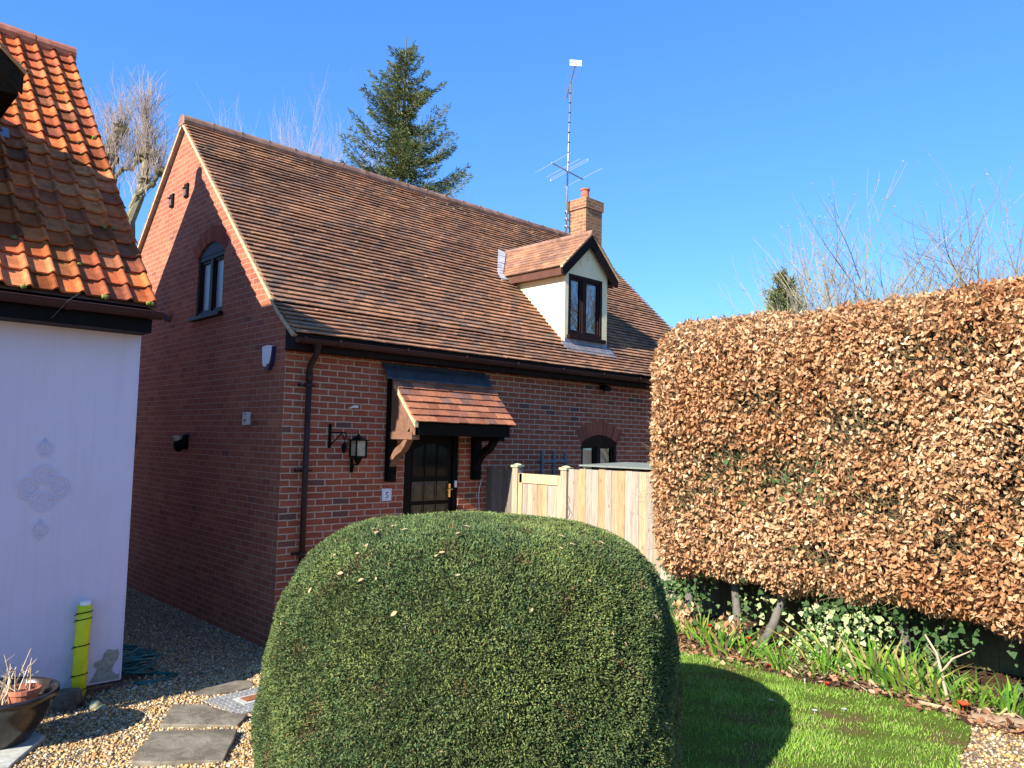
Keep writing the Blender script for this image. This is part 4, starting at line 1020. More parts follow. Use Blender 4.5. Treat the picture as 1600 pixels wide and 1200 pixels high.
# yellow plastic guard strapped round a pipe
t = thing('pipe_guard', 'bright yellow tube guard tied with black ties against the lilac wall', 'pipe guard', (-2.09, LY - .06, .1))
gp = lambda z: (-2.086 - .008 * math.sin(z * 4), LY - .062, z)
mb = MB(); path = [gp(.09), gp(.3), gp(.5), gp(.7), gp(.885)]
mb.tube(path, [.054, .057, .056, .058, .056], 18); mb.tube([path[-1], gp(.893)], [.056, .05], 18)
mb.build('sleeve', M['yellow'], t, smooth=True)
mb = MB(); mb.tube([gp(.893), gp(.925)], .043, 14); mb.build('pipe', M['white'], t)
for z, tail in ((.19, 0), (.315, 1), (.555, 1), (.775, 1), (.83, 1)):
    mb = MB(); c0 = gp(z); ring = [(c0[0] + .061 * math.cos(a), c0[1] + .061 * math.sin(a), z + .012 * math.cos(a + 1)) for a in np.linspace(0, 6.283, 22)]; mb.tube(ring, .0045, 5)
    if tail: mb.tube([(c0[0] - .055, c0[1] - .03, z - .004), (c0[0] - .09, c0[1] - .04, z - .01)], .003, 4)
    mb.build('cable_tie', M['black'], t)
# unseen lean-to porch added to throw the straight shade edge across the gravel
mb = MB(); mb.prism([(-8.3, LY, 3.10), (-8.3, -1.46, 2.44), (-8.3, -1.46, 2.52), (-8.3, LY, 3.18)], (4.1, 0, 0), (.38, .14, .06)); po = mb.build('added_porch_roof', M['pantile'], lil)
mb = MB(); mb.box(-8.3, -4.25, -1.44, -1.36, 2.28, 2.44); mb.prism([(-4.28, LY, 2.3), (-4.28, -1.40, 2.3), (-4.28, -1.40, 2.44), (-4.28, LY, 3.09)], (.04, 0, 0)); mb.build('added_porch_board', M['blackwood'], po)
for x in (-8.2, -4.35):
    mb = MB(); mb.box(x, x + .09, -1.42, -1.33, .1, 2.30); mb.build('added_porch_post', M['blackwood'], po)

# ------------------------------------------------------------------ things on the gravel
def g(x, y): return float(gz(x, y))
mb = MB()
for ring in range(17):
    rr = U(.13, .27); cx, cy, cz = -1.56 + U(-.06, .06), -.18 + U(-.12, .14), .11 + .20 * (ring / 17) + U(0, .02)
    tl, ta = U(.0, .55), U(0, 6.28); ex = U(.7, 1)
    mb.tube([(cx + rr * math.cos(a), cy + rr * ex * math.sin(a), max(.10, cz + rr * tl * math.cos(a + ta) * .6)) for a in np.linspace(0, 6.28, 26)], .0085, 6)
for k in range(4):
    mb.tube([(x, y - .26, g(x, y - .26) + .014) for x, y in ((-1.6, -.25 - .03 * k), (-1.47, -.31 - .02 * k), (-1.33, -.26 - .01 * k), (-1.22 + .02 * k, -.14), (-1.33, -.08 + .02 * k), (-1.5, -.02))], .0085, 6)
mb.tube([(-1.5, .1, .2), (-1.3, .35, .14), (-1.1, .55, .08)], .0085, 6); mb.tube([(-1.12, .52, .09), (-1.04, .59, .08)], .014, 8)
tag(mb.build('hose_pipe', M['hose'], smooth=True), 'tangled coil of dark green garden hose on the shaded gravel', 'hose')

def slab_poly(name, pts, h, label, cat, group=None, mat='stone'):
    mb = MB(); P = []
    for k, (a, b) in enumerate(zip(pts, pts[1:] + pts[:1])):
        for t in (0, .33, .67):
            x, y = a[0] + (b[0] - a[0]) * t + U(-.012, .012), a[1] + (b[1] - a[1]) * t + U(-.012, .012); P.append((x, y))
    z = max(g(x, y) for x, y in P)
    mb.prism([(x, y, (g(x, y) + 2 * z) / 3 - .03) for x, y in P], (0, 0, h + .025))
    return tag(mb.build(name, M[mat], bevel=.006), label, cat, group)
gr = 'riven paving stones laid in the gravel'
slab_poly('stepping_stone', [(-2.30, -2.60), (-2.0, -2.13), (-1.54, -2.49), (-1.85, -2.98)], .028, 'largest riven stepping stone, nearest the camera beside the clipped bush', 'stepping stone', gr)
slab_poly('stepping_stone', [(-1.86, -1.91), (-1.63, -1.52), (-1.43, -1.70), (-1.36, -2.04), (-1.29, -2.13), (-1.45, -2.33)], .026, 'middle riven stepping stone touching the corner of the drain cover', 'stepping stone', gr)
slab_poly('stepping_stone', [(-1.43, -1.22), (-1.18, -1.07), (-.90, -1.02), (-.78, -1.16), (-.85, -1.32), (-1.05, -1.31)], .014, 'farthest riven stepping stone, half in shade behind the drain cover', 'stepping stone', gr)
slab_poly('paving_slab', [(-3.2, -1.25), (-2.62, -1.25), (-2.55, -1.58), (-2.84, -2.02), (-3.3, -1.98)], .03, 'pale concrete slab under the dark plant pot', 'paving slab', None, 'slab')
t = thing('drain_cover', 'pale metal drain cover with rusty square centre set in the gravel', 'drain cover', (-1.0, -1.45, .07))
ang = R(4); ca, sa = math.cos(ang), math.sin(ang)
def dcp(u, v, h=0):
    x, y = -1.345 + u - v * .03, -1.40 - v * .90 + u * .01; return (x, y, .108 + .038 * (v / .7) + .012 * u + h)
mb = MB()
for k in range(8):
    v0, v1 = .70 * k / 8, .70 * (k + 1) / 8 - .006
    mb.prism([dcp(0, v0), dcp(.62, v0), dcp(.62, v1), dcp(0, v1)], (0, 0, .022))
    for m in range(14):
        if .18 < .62 * (m + .5) / 14 < .45 and .2 < v0 < .5: continue
        u = .62 * (m + .5) / 14; mb.prism([dcp(u - .012, v0 + .025, .022), dcp(u + .012, v0 + .025, .022), dcp(u + .012, v0 + .055, .022), dcp(u - .012, v0 + .055, .022)], (0, 0, .004))
mb.build('cover_plate', M['covermetal'], t)
mb = MB(); mb.prism([dcp(-.02, -.02, -.02), dcp(.64, -.02, -.02), dcp(.64, .72, -.02), dcp(-.02, .72, -.02)], (0, 0, .022)); mb.build('cover_frame', M['covermetal'], t)
mb = MB(); mb.prism([dcp(.19, .22, .023), dcp(.42, .22, .023), dcp(.42, .47, .023), dcp(.19, .47, .023)], (0, 0, .006)); mb.build('recess', M['slab'], t)
mb = MB(); mb.prism([dcp(.23, .27, .03), dcp(.38, .27, .03), dcp(.38, .42, .03), dcp(.23, .42, .03)], (0, 0, .005)); mb.build('rusty_plate', plain('rust', (.26, .10, .05), .9, .2, .1, .3, 30), t)
# big dark pot with a small terracotta pot of dead stems
pc = (-2.81, -1.50); pz = g(*pc) + .03
t = thing('plant_pot', 'large dark glazed bowl pot on the concrete slab at the wall', 'plant pot', (pc[0], pc[1], pz))
mb = MB(); mb.lathe([(.15, 0), (.19, .03), (.26, .14), (.31, .25), (.325, .30), (.35, .315), (.352, .355), (.335, .362), (.315, .35), (.30, .27), (.29, .25)], (pc[0], pc[1], pz), 36); mb.build('bowl', M['glaze'], t, smooth=True)
mb = MB(); mb.lathe([(.01, .262), (.15, .266), (.295, .258)], (pc[0], pc[1], pz), 24); mb.build('potting_soil', M['soil'], t)
ip = (pc[0] + .12, pc[1] - .02)
t2 = tag((lambda mb: (mb.lathe([(.08, 0), (.105, .10), (.112, .10), (.112, .13), (.098, .13), (.09, .10)], (ip[0], ip[1], pz + .235), 20), mb.build('terracotta_pot', M['terracotta']))[1])(MB()), 'small terracotta pot sunk inside the dark glazed bowl', 'plant pot')
mb = MB()
for k in range(17):
    a = U(0, 6.28); b0 = Vector((ip[0] - .06 + U(-.11, .09), ip[1] + U(-.06, .06), pz + .26)); h = U(.10, .30) if k > 1 else U(.36, .42)
    d = Vector((U(-.35, .45), U(-.3, .3), 1)).normalized(); p1 = b0 + d * h * .5 + Vector((U(-.02, .02), U(-.02, .02), 0)); p2 = b0 + d * h + Vector((U(-.03, .03), U(-.03, .03), 0))
    col = random.choice([(.55, .42, .28), (.62, .50, .36), (.45, .34, .22)]); mb.tube([b0, p1, p2], [.0065, .005, .0025], 5, col)
    for q in range(3):
        s = b0.lerp(p2, U(.3, .9)); e = s + Vector((U(-.07, .07), U(-.05, .05), U(.02, .09))); mb.tube([s, e], [.003, .0015], 4, col)
tag(mb.build('dead_plant', M['drytwig']), 'bare straw coloured stems standing in the dark bowl pot', 'plant')
mb = MB(); mb.blob((-2.06, -1.02, .14), (.05, .045, .045), n=10, m=7, jit=.12); mb.blob((-2.02, -1.07, .125), (.045, .035, .03), n=9, m=6, jit=.15)
tag(mb.build('rock', plain('mossy stone', (.30, .31, .19), .9, .2, 0, .45, 30, .6), smooth=True), 'small mossy lump of stone at the foot of the yellow guard', 'rock')
mb = MB(); mb.lathe([(.11, -.05), (.10, .08), (.095, .15), (.085, .165), (.03, .17)], (-2.22, -.86, .09), 14, wob=.08)
tag(mb.build('tree_stump', M['bark'], smooth=True), 'low mossy stump between the yellow guard and the dark pot', 'stump')
mb = MB()
for k in range(26):
    b0 = Vector((-2.11 + U(-.09, .10), -.86 + U(-.08, .08), .09)); h = U(.08, .2); d = Vector((U(-.7, .7), U(-.6, .2), 1)).normalized()
    mb.tube([b0, b0 + d * h * .6, b0 + d * h + Vector((U(-.03, .03), 0, -.02))], [.007, .005, .002], 4, random.choice([(.10, .075, .05), (.20, .14, .09), (.06, .05, .035)]))
tag(mb.build('withered_plant', M['drytwig']), 'withered brown clump of stems at the foot of the yellow guard', 'plant')

# ------------------------------------------------------------------ gate and fence (line X = 3.1, running from the house)
WOOD = [tuple(q * .76 * k for q, k in zip(c, (.90, .87, .83))) for c in [(.52, .42, .31), (.57, .48, .36), (.47, .42, .36), (.57, .44, .29), (.51, .47, .41), (.44, .39, .33), (.55, .38, .21), (.49, .45, .39)]]
def boards(mb, y0, y1, z0, z1, x, n, vary=.01, pal=WOOD, th=.018):
    w = (y0 - y1) / n
    for k in range(n):
        a, b = y0 - k * w, y0 - (k + 1) * w + .003; c = random.choice(pal); f = U(.9, 1.1)
        mb.box(x - (th if k % 2 else th * 1.12), x, b, a, z0, z1 + U(-vary, vary), tuple(min(.7, q * f) for q in c))
fx = 3.10; gt = 'close boarded fence panels and posts along the path'
def post(y, z1, label, cap=True, grp='pale softwood gate posts'):
    t = thing('gate_post', label, 'post', (fx, y, .6), grp)
    mb = MB(); c = random.choice(WOOD[:3]); mb.box(fx - .05, fx + .05, y - .05, y + .05, .5, z1, c); mb.build('shaft', M['wood'], t, bevel=.004)
    mb = MB(); mb.box(fx - .066, fx + .066, y - .066, y + .066, z1, z1 + .03, (.40, .41, .27)); mb.lathe([(.09, .03), (.06, .045), (.01, .055)], (fx, y, z1), 4, (.40, .41, .27)); mb.build('cap', M['wood'], t, bevel=.004)
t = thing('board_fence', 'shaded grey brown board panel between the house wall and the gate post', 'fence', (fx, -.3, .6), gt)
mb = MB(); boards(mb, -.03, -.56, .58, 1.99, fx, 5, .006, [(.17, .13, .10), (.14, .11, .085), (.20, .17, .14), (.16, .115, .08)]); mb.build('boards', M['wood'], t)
mb = MB(); mb.box(fx + .001, fx + .045, -.56, -.03, 1.70, 1.78, (.2, .16, .12)); mb.box(fx + .001, fx + .045, -.56, -.03, .85, .93, (.2, .16, .12)); mb.build('rail', M['wood'], t)
post(-.62, 2.02, 'slim capped gate post nearest the house wall')
t = thing('garden_gate', 'pale boarded garden gate with framed top rail', 'gate', (fx, -1.05, .6))
mb = MB(); boards(mb, -.745, -1.385, .68, 1.88, fx, 7, 0); mb.build('boards', M['wood'], t)
for nm, q in (('top_rail', (-1.40, -.69, 1.82, 1.945)), ('stile', (-.745, -.675, .66, 1.943)), ('stile', (-1.43, -1.385, .66, 1.943)), ('bottom_rail', (-1.385, -.745, .66, .80))):
    mb = MB(); mb.box(fx - .036, fx - .021, q[0], q[1], q[2], q[3], random.choice([(.58, .38, .19), (.54, .40, .24)])); mb.build(nm, M['wood'], t, bevel=.003)
post(-1.49, 2.02, 'wider capped post between the gate and the long fence')
t = thing('board_fence', 'long pale new softwood fence between the gate and the beech hedge', 'fence', (fx, -2.3, .6), gt)
mb = MB(); boards(mb, -1.55, -1.74, .62, 2.035, fx, 2, .003); boards(mb, -1.743, -3.14, .62, 2.045, fx - .012, 14, .005); mb.build('boards', M['wood'], t)
for z in (1.75, 1.2, .75):
    mb = MB(); mb.box(fx + .001, fx + .045, -3.14, -1.55, z, z + .08, WOOD[2]); mb.build('rail', M['wood'], t)
mb = MB(); mb.box(fx - .035, fx + .06, -3.235, -3.15, .5, 2.05, (.045, .042, .03))
tag(mb.build('fence_post', M['wood']), 'dark damp fence post at the end of the pale fence by the hedge', 'post')
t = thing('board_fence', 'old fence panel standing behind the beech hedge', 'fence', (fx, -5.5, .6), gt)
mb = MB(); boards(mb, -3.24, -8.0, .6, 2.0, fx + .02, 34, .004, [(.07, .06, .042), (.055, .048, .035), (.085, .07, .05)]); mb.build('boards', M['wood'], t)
# low store behind the fence with a felt lid
t = thing('garden_store', 'low wooden store with flat grey green felt lid behind the pale fence', 'shed', (3.55, -2.5, .6))
mb = MB(); mb.obox((3.125, -3.3, 2.075), (.95, 0, .03), (0, 1.62, 0), (0, 0, .018)); mb.build('lid', plain('green grey felt', (.19, .21, .18), .95, .1, 0, .2, 40, .4), t)
mb = MB()
for k in range(10): mb.box(3.16, 4.05, -1.74 - .012, -1.74, .6 + k * .145, .6 + k * .145 + .143, WOOD[k % 8])
mb.box(3.16, 4.05, -3.27, -3.255, .6, 2.06, WOOD[2]); mb.box(4.035, 4.05, -3.25, -1.76, .6, 2.06, WOOD[2]); mb.build('sides', M['wood'], t)
# creeper stem on the gate post
mb = MB(); mb.tube([(fx - .06, -1.56, 1.72), (fx - .065, -1.58, 1.66), (fx - .06, -1.55, 1.62), (fx - .07, -1.63, 1.50), (fx - .06, -1.56, 1.38), (fx - .06, -1.62, 1.32)], .004, 4)
tag(mb.build('dry_creeper', M['bark']), 'thin dry creeper stem zigzagging up the pale fence by the post', 'plant')

# ------------------------------------------------------------------ clipped yew dome
BC = np.array([-1.458, -4.968]); BR, BH, BZ = 1.04, 1.385, .57
by = thing('clipped_bush', 'big clipped dark green yew dome in front of the cottage', 'bush', (BC[0], BC[1], BZ))
def bump_f(th, h):
    return .009 * np.sin(3 * th + 2.0 * h) + .010 * np.sin(6 * th - 5 * h + 1) + .010 * np.sin(11 * th + 9 * h) + .008 * np.sin(17 * th - 13 * h) - .004
EXP = 4.15
def bush_pts(N):
    # sample the superellipse profile evenly by length, weighted by radius
    t = np.linspace(0, np.pi / 2, 600); r = BR * np.cos(t) ** (2 / EXP); z = BH * np.sin(t) ** (2 / EXP)
    ds = np.hypot(np.diff(r), np.diff(z)) * ((r[1:] + r[:-1]) / 2 + .02); cdf = np.concatenate([[0], np.cumsum(ds)]); cdf /= cdf[-1]
    u = rng.random(N); tt = np.interp(u, cdf, np.arange(600)); rr = np.interp(tt, np.arange(600), r); zz = np.interp(tt, np.arange(600), z)
    th = rng.uniform(0, 2 * np.pi, N); s = 1 + bump_f(th, zz)
    P = np.stack([BC[0] + rr * s * np.cos(th), BC[1] + rr * s * np.sin(th), BZ + zz * (1 + rr * .007 * np.sin(4 * th + rr * 9))], -1)
    nr = np.abs(rr / BR) ** (EXP - 1) / BR; nzz = np.abs(zz / BH) ** (EXP - 1) / BH
    n = norm(np.stack([nr * np.cos(th), nr * np.sin(th), nzz], -1)); return P, n
def sprigs(P, n, L, W, splay, col, droop=0):
    N = len(P); d = norm(n + rng.normal(size=(N, 3)) * splay + np.array([0, 0, droop])); s = norm(np.cross(d, rdir(N))) * (W / 2)[:, None]
    tip = P + d * L[:, None]; V = np.stack([P - s * .5, P + s * .5, P + d * (L * .55)[:, None] + s, tip, P + d * (L * .55)[:, None] - s], 1)
    T = np.array([(0, 1, 2), (0, 2, 4), (4, 2, 3)]); FF = (T[None] + (np.arange(N) * 5)[:, None, None]).reshape(-1, 3)
    return V.reshape(-1, 3), FF, np.repeat(col, 3, 0)
N = 430000; P, nn = bush_pts(N)
clump = np.sin(P[:, 0] * 7 + np.sin(P[:, 2] * 6)) * np.sin(P[:, 1] * 6.3 + 1) * np.sin(P[:, 2] * 8 + P[:, 0] * 3)
clump2 = np.sin(P[:, 0] * 41 + 3 * np.sin(P[:, 2] * 17)) * np.sin(P[:, 1] * 37 + 2 * np.sin(P[:, 0] * 13)) * np.sin(P[:, 2] * 43)
g_ = np.clip(.42 + .22 * clump + .28 * clump2 + rng.normal(0, .2, N) + .12 * (P[:, 2] - 1.3), 0, 1)[:, None]  # yew brightens with height, the sunlit top put into the colour
col = np.array([(.040, .072, .026)]) * (1 - g_) + np.array([(.205, .255, .080)]) * g_
big = np.sin(P[:, 0] * 3.1 + 1) * np.sin(P[:, 1] * 2.7 + P[:, 2] * 3) + .6 * np.sin(P[:, 0] * 9 + P[:, 2] * 7) * np.sin(P[:, 1] * 8)
col = col * (1 + np.clip(big, -1, 1)[:, None] * np.array([.20, .14, .02])); col = np.clip(col, .005, 1)
brn = (np.sin(P[:, 0] * 14 + 2 * np.sin(P[:, 2] * 9)) * np.sin(P[:, 1] * 12 + P[:, 2] * 5) > .82) & (rng.random(N) < .4); col[brn] = (.16, .11, .05)
col[rng.random(N) < .035] = (.20, .14, .06); col[rng.random(N) < .05] = (.07, .14, .075)
P2 = P - nn * (rng.exponential(.010, N) + np.clip(-clump2, 0, 1) * .012)[:, None]
V, FF, cc = sprigs(P2, nn, rng.uniform(.008, .0165, N), rng.uniform(.0034, .0062, N), .85, col)
np_mesh('foliage', V, FF, M['yew'], by, cc)
Nl = 2000; P3, n3 = bush_pts(Nl); c3 = np.array([(.15, .20, .06), (.20, .23, .08), (.10, .15, .05)])[rng.integers(0, 3, Nl)]
V, FF, cc = sprigs(P3 - n3 * .005, n3, rng.uniform(.014, .030, Nl), rng.uniform(.004, .007, Nl), .55, c3, .3); np_mesh('stray_shoots', V, FF, M['yew'], by, cc)
# dense inner mass
th = np.linspace(0, 2 * np.pi, 97)[:-1]; t = np.linspace(0, np.pi / 2, 40); r = BR * np.cos(t) ** (2 / EXP); z = BH * np.sin(t) ** (2 / EXP)
TH, ZZ2 = np.meshgrid(th, z); RRr = np.repeat(r[:, None], 96, 1) * (1 + bump_f(TH, ZZ2)) - .028
V = np.stack([BC[0] + RRr * np.cos(TH), BC[1] + RRr * np.sin(TH), BZ + ZZ2 * (1 + (RRr + .028) * .007 * np.sin(4 * TH + (RRr + .028) * 9)) - .028 * (ZZ2 / BH)], -1).reshape(-1, 3)
ii = np.arange(40 * 96).reshape(40, 96); jj = np.roll(ii, -1, 1)
FF = np.stack([ii[:-1], jj[:-1], jj[1:], ii[1:]], -1).reshape(-1, 4); np_mesh('inner_growth', V, FF, M['yewcore'], by, smooth=True)
# fallen leaves lying on the dome
lv = MB(); lv.poly([(-.02, 0, 0), (-.004, -.011, .004), (.012, -.009, .006), (.024, 0, .002)], (1, 1, 1)); lv.poly([(.024, 0, .002), (.012, .009, .006), (-.004, .011, .004), (-.02, 0, 0)], (1, 1, 1))
M['fallen'] = plain('pale dry leaf', (.42, .30, .16), .7, .25, 0, .35, 3)
L0 = tag(lv.build('fallen_leaf', M['fallen']), 'small pale dry leaf lying on the clipped green dome', 'leaf', 'dry leaves caught on the clipped dome')
first = True
k = 0
PP, NNn = bush_pts(4000); camv = np.array([-4.1, -7.93, 2.35])
for p, n in zip(PP, NNn):
    if k >= 34: break
    if n[2] < .25 or (n @ norm(camv - p)) < .15 or rng.random() > .1 + .25 * n[2]: continue
    o = L0 if first else L0.copy()
    if not first: C.objects.link(o)
    first = False; o.location = Vector(p) + Vector(n) * .012
    o.rotation_euler = (Vector(n).to_track_quat('Z', 'Y').to_matrix() @ Matrix.Rotation(U(0, 6.28), 3, 'Z')).to_euler(); s = U(.4, .85); o.scale = (s, s, s); k += 1

# ------------------------------------------------------------------ beech hedge holding its brown leaves
hd = thing('beech_hedge', 'tall clipped beech hedge full of dry copper brown leaves', 'hedge', (2.5, -5.6, .6))
HB = np.array([(1.98, 3.02), (-8.3, -3.45), (1.12, 3.56)]); hc = HB.mean(1); hb = (HB[:, 1] - HB[:, 0]) / 2; hr = .42
def sdf(P):
    w = .05 * np.sin(P[:, 1] * 2.3 + 1) + .04 * np.sin(P[:, 2] * 3.1 + P[:, 1]) + .025 * np.sin(P[:, 1] * 7 + P[:, 2] * 5)
    q = np.abs(P - hc) - hb + hr
    # the bottom edge is ragged, not rounded
    d = np.linalg.norm(np.maximum(q, 0), axis=1) + np.minimum(q.max(1), 0) - hr
    return d + w * .5 + np.clip((1.45 - P[:, 2]) / .3, 0, 1) * (.03 * np.sin(P[:, 1] * 4.1) + .03 * np.sin(P[:, 1] * 11 + 1) + .03)
def hgrad(P):
    e = 1e-3; return norm(np.stack([sdf(P + np.eye(3)[k] * e) - sdf(P - np.eye(3)[k] * e) for k in range(3)], -1))
def hedge_points(n, depth):
    out = []
    have = 0
    while have < n:
        P = rng.uniform(HB[:, 0] - .12, HB[:, 1] + .12, (n * 4, 3)); d = sdf(P)
        ok = (d < .02) & (rng.random(len(P)) < np.exp(np.minimum(d, 0) / depth))
        ok &= (P[:, 0] < 2.75) | (P[:, 2] > 3.25) | (P[:, 1] > -3.75) | (rng.random(len(P)) < .3)
        P = P[ok]; out.append(P); have += len(P)
    return np.concatenate(out)[:n]
N = 135000; P = hedge_points(N, .08)
thin = np.zeros(N)                                               # sparse places where the twigs and ivy show
for (y, z, ry, rz) in ((-3.95, 1.85, .30, .28), (-4.35, 2.2, .45, .30), (-4.95, 2.15, .5, .28), (-5.5, 2.55, .35, .25), (-5.9, 3.1, .2, .14), (-6.3, 3.15, .2, .2), (-6.15, 1.75, .25, .3), (-5.7, 1.95, .3, .2), (-4.75, 2.75, .35, .15), (-3.75, 2.35, .2, .3), (-5.2, 1.5, .3, .12), (-6.6, 2.2, .2, .5)):
    thin = np.maximum(thin, np.exp(-(((P[:, 1] - y) / ry) ** 2 + ((P[:, 2] - z) / rz) ** 2)))
patchy = np.sin(P[:, 1] * 9.1 + 2 * np.sin(P[:, 2] * 5)) * np.sin(P[:, 2] * 8.3 + 1.5 * np.sin(P[:, 1] * 4))
deep = sdf(P) < -.11
keep = rng.random(N) > np.where(deep, thin * .45, thin * .86 + .20 * np.clip(patchy, 0, 1) * (P[:, 0] < 2.3))
P = P[keep]; N = len(P); nn = hgrad(P)
ax = norm(nn * .22 + rng.normal(size=(N, 3)) * .55 + np.array([-.05, 0, -.35])); fn = norm(np.cross(ax, rdir(N)) + nn * .75)
def leafmesh(P, ax, fn, L, W, fold=.25):
    s = norm(np.cross(ax, fn)); fn = np.cross(s, ax); N = len(P); L = L[:, None]; W = W[:, None]
    up = fn * W * fold * rng.uniform(-.6, 1.2, (N, 1))
    b = P; t = P + ax * L - fn * L * rng.uniform(-.1, .3, (N, 1)); m1 = P + ax * L * .35; m2 = P + ax * L * .7 
    V = np.stack([b, m1 + s * W * .5 + up, m2 + s * W * .38 + up * .7, t, m2 - s * W * .38 + up * .7, m1 - s * W * .5 + up, ], 1)
    T = np.array([(0, 1, 2, 3), (3, 4, 5, 0)]); FF = (T[None] + (np.arange(N) * 6)[:, None, None]).reshape(-1, 4)
    return V.reshape(-1, 3), FF
pal = np.array([(.50, .29, .145), (.57, .36, .195), (.41, .21, .10), (.64, .44, .26), (.50, .28, .14), (.72, .56, .36), (.31, .15, .07)])
c = pal[rng.choice(7, N, p=[.2, .22, .14, .15, .15, .07, .07])] * rng.uniform(.8, 1.15, (N, 1))
zone = np.clip(.5 + .5 * np.sin(P[:, 1] * 1.9 + .8) * np.sin(P[:, 2] * 2.6 + 1.2) + .25 * np.sin(P[:, 1] * 6.3 + P[:, 2] * 4), 0, 1)[:, None]   # rustier and more bleached areas
c = c * (np.array([.92, .80, .72]) * (1 - zone) + np.array([1.08, 1.12, 1.15]) * zone)
V, FF = leafmesh(P, ax, fn, rng.uniform(.030, .060, N), rng.uniform(.018, .034, N))
np_mesh('dry_leaves', V, FF, M['dryleaf'], hd, np.repeat(c, 2, 0))
# twigs showing through and poking out at the top
N = 16000; P = hedge_points(N, .13)
zc = np.array([(-3.95, 1.85), (-4.35, 2.2), (-4.95, 2.15), (-5.5, 2.55), (-6.15, 1.75), (-5.7, 1.95), (-4.75, 2.75), (-5.2, 1.5), (-6.0, 3.1)])[rng.integers(0, 9, 5200)]   # bare twiggy patches
P = np.concatenate([P, np.stack([rng.uniform(2.03, 2.22, 5200), zc[:, 0] + rng.normal(0, .28, 5200), zc[:, 1] + rng.normal(0, .2, 5200)], -1)]); N = len(P); nn = hgrad(P); d = norm(nn * .5 + rng.normal(size=(N, 3)) * .6 + np.array([0, 0, .5])); P = P - nn * .05
L = rng.uniform(.08, .24, N); s = norm(np.cross(d, rdir(N))) * .0022; e = np.cross(d, s)
tip = P + d * L[:, None]; V = np.stack([P - s, P + s, P + e * 1.5, tip], 1).reshape(-1, 3); T = np.array([(0, 1, 3), (1, 2, 3), (2, 0, 3)]); FF = (T[None] + (np.arange(N) * 4)[:, None, None]).reshape(-1, 3)
c = np.array([(.20, .16, .08), (.27, .23, .12), (.15, .11, .06)])[rng.integers(0, 3, N)]; np_mesh('twigs', V, FF, M['drytwig'], hd, np.repeat(c, 3, 0))
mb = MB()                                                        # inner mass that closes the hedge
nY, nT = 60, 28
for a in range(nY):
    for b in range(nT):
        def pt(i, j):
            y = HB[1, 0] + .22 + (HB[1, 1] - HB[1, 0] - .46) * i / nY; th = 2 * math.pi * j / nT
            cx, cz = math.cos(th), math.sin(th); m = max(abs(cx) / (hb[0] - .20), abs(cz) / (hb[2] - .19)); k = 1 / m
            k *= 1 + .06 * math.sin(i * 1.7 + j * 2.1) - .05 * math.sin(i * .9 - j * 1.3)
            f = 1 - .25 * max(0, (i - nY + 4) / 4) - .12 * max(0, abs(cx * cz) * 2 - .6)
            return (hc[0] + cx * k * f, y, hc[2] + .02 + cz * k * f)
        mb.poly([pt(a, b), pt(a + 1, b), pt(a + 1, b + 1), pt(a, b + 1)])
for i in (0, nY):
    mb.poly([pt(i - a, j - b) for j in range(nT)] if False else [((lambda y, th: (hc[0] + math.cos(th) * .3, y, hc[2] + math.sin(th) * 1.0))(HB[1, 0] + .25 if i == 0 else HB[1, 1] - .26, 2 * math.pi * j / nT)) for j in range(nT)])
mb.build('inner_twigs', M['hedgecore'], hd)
for (y, x, lean, c) in ((-3.75, 2.42, .03, 0), (-4.22, 2.42, -.06, 1), (-4.75, 2.34, .20, 1), (-5.6, 2.66, -.05, 0)):
    mb = MB(); mb.tube([(x - .05, y + lean * 1.1, .55), (x - .01, y + lean * .5, .82), (x + .03, y + .02, 1.1), (x + .06, y, 1.45)], [.05, .04, .034, .03], 9)
    mb.build('trunk', plain('grey beech bark', (.13, .12, .10), .9, .2, 0, .35, 14, .5) if y > -3.8 else bpy.data.materials['grey beech bark'], hd, smooth=True)

# ivy and border plants under the hedge
def ivy():
    N = 7000; y = rng.uniform(-7.4, -3.35, N); z = .60 + .62 * rng.random(N); x = 2.20 + .42 * rng.random(N) ** .9 + .05 * np.sin(y * 5) - .12 * (z < .8)
    cl = np.sin(y * 3.4 + .6) + .6 * np.sin(y * 8 + z * 6); k = rng.random(N) < .45 + .35 * cl; x, y, z = x[k], y[k], z[k]
    # some leaves up in the thin spots of the hedge
    M2 = 280; yy = np.concatenate([rng.normal(-4.35, .3, M2 // 2), rng.normal(-4.95, .35, M2 // 2)]); zz = rng.normal(1.95, .28, M2); x = np.concatenate([x, rng.uniform(2.0, 2.16, M2)]); y = np.concatenate([y, yy]); z = np.concatenate([z, zz])
    N = len(x); P = np.stack([x, y, z], -1); nrm = norm(np.array([[-.8, -.3, .45]]) + rng.normal(size=(N, 3)) * .35); ax = norm(np.cross(nrm, rdir(N)) + np.array([0, 0, -.4]))
    var = (np.abs(y + 5.0) < .6) & (z < 1.05) & (rng.random(N) < .6)
    c = np.array([(.035, .085, .022), (.06, .125, .035), (.12, .18, .06), (.05, .10, .035)])[rng.integers(0, 4, N)]; c[var] = np.array([(.42, .47, .20), (.30, .40, .18), (.50, .50, .27)])[rng.integers(0, 3, var.sum())]
    s = norm(np.cross(ax, nrm)); L = (.02 + .045 * rng.random(N) ** 2.2)[:, None]
    V = np.stack([P, P + s * L * .55 + ax * L * .15, P + s * L * .32 + ax * L * .55, P + ax * L * 1.05, P - s * L * .32 + ax * L * .55, P - s * L * .55 + ax * L * .15], 1) + nrm[:, None] * 0
    T = np.array([(0, 1, 2, 3), (3, 4, 5, 0)]); FF = (T[None] + (np.arange(N) * 6)[:, None, None]).reshape(-1, 4)
    struct(np_mesh('ivy_leaves', V.reshape(-1, 3), FF, M['leaf'], None, np.repeat(c, 2, 0)), 'stuff')
ivy()
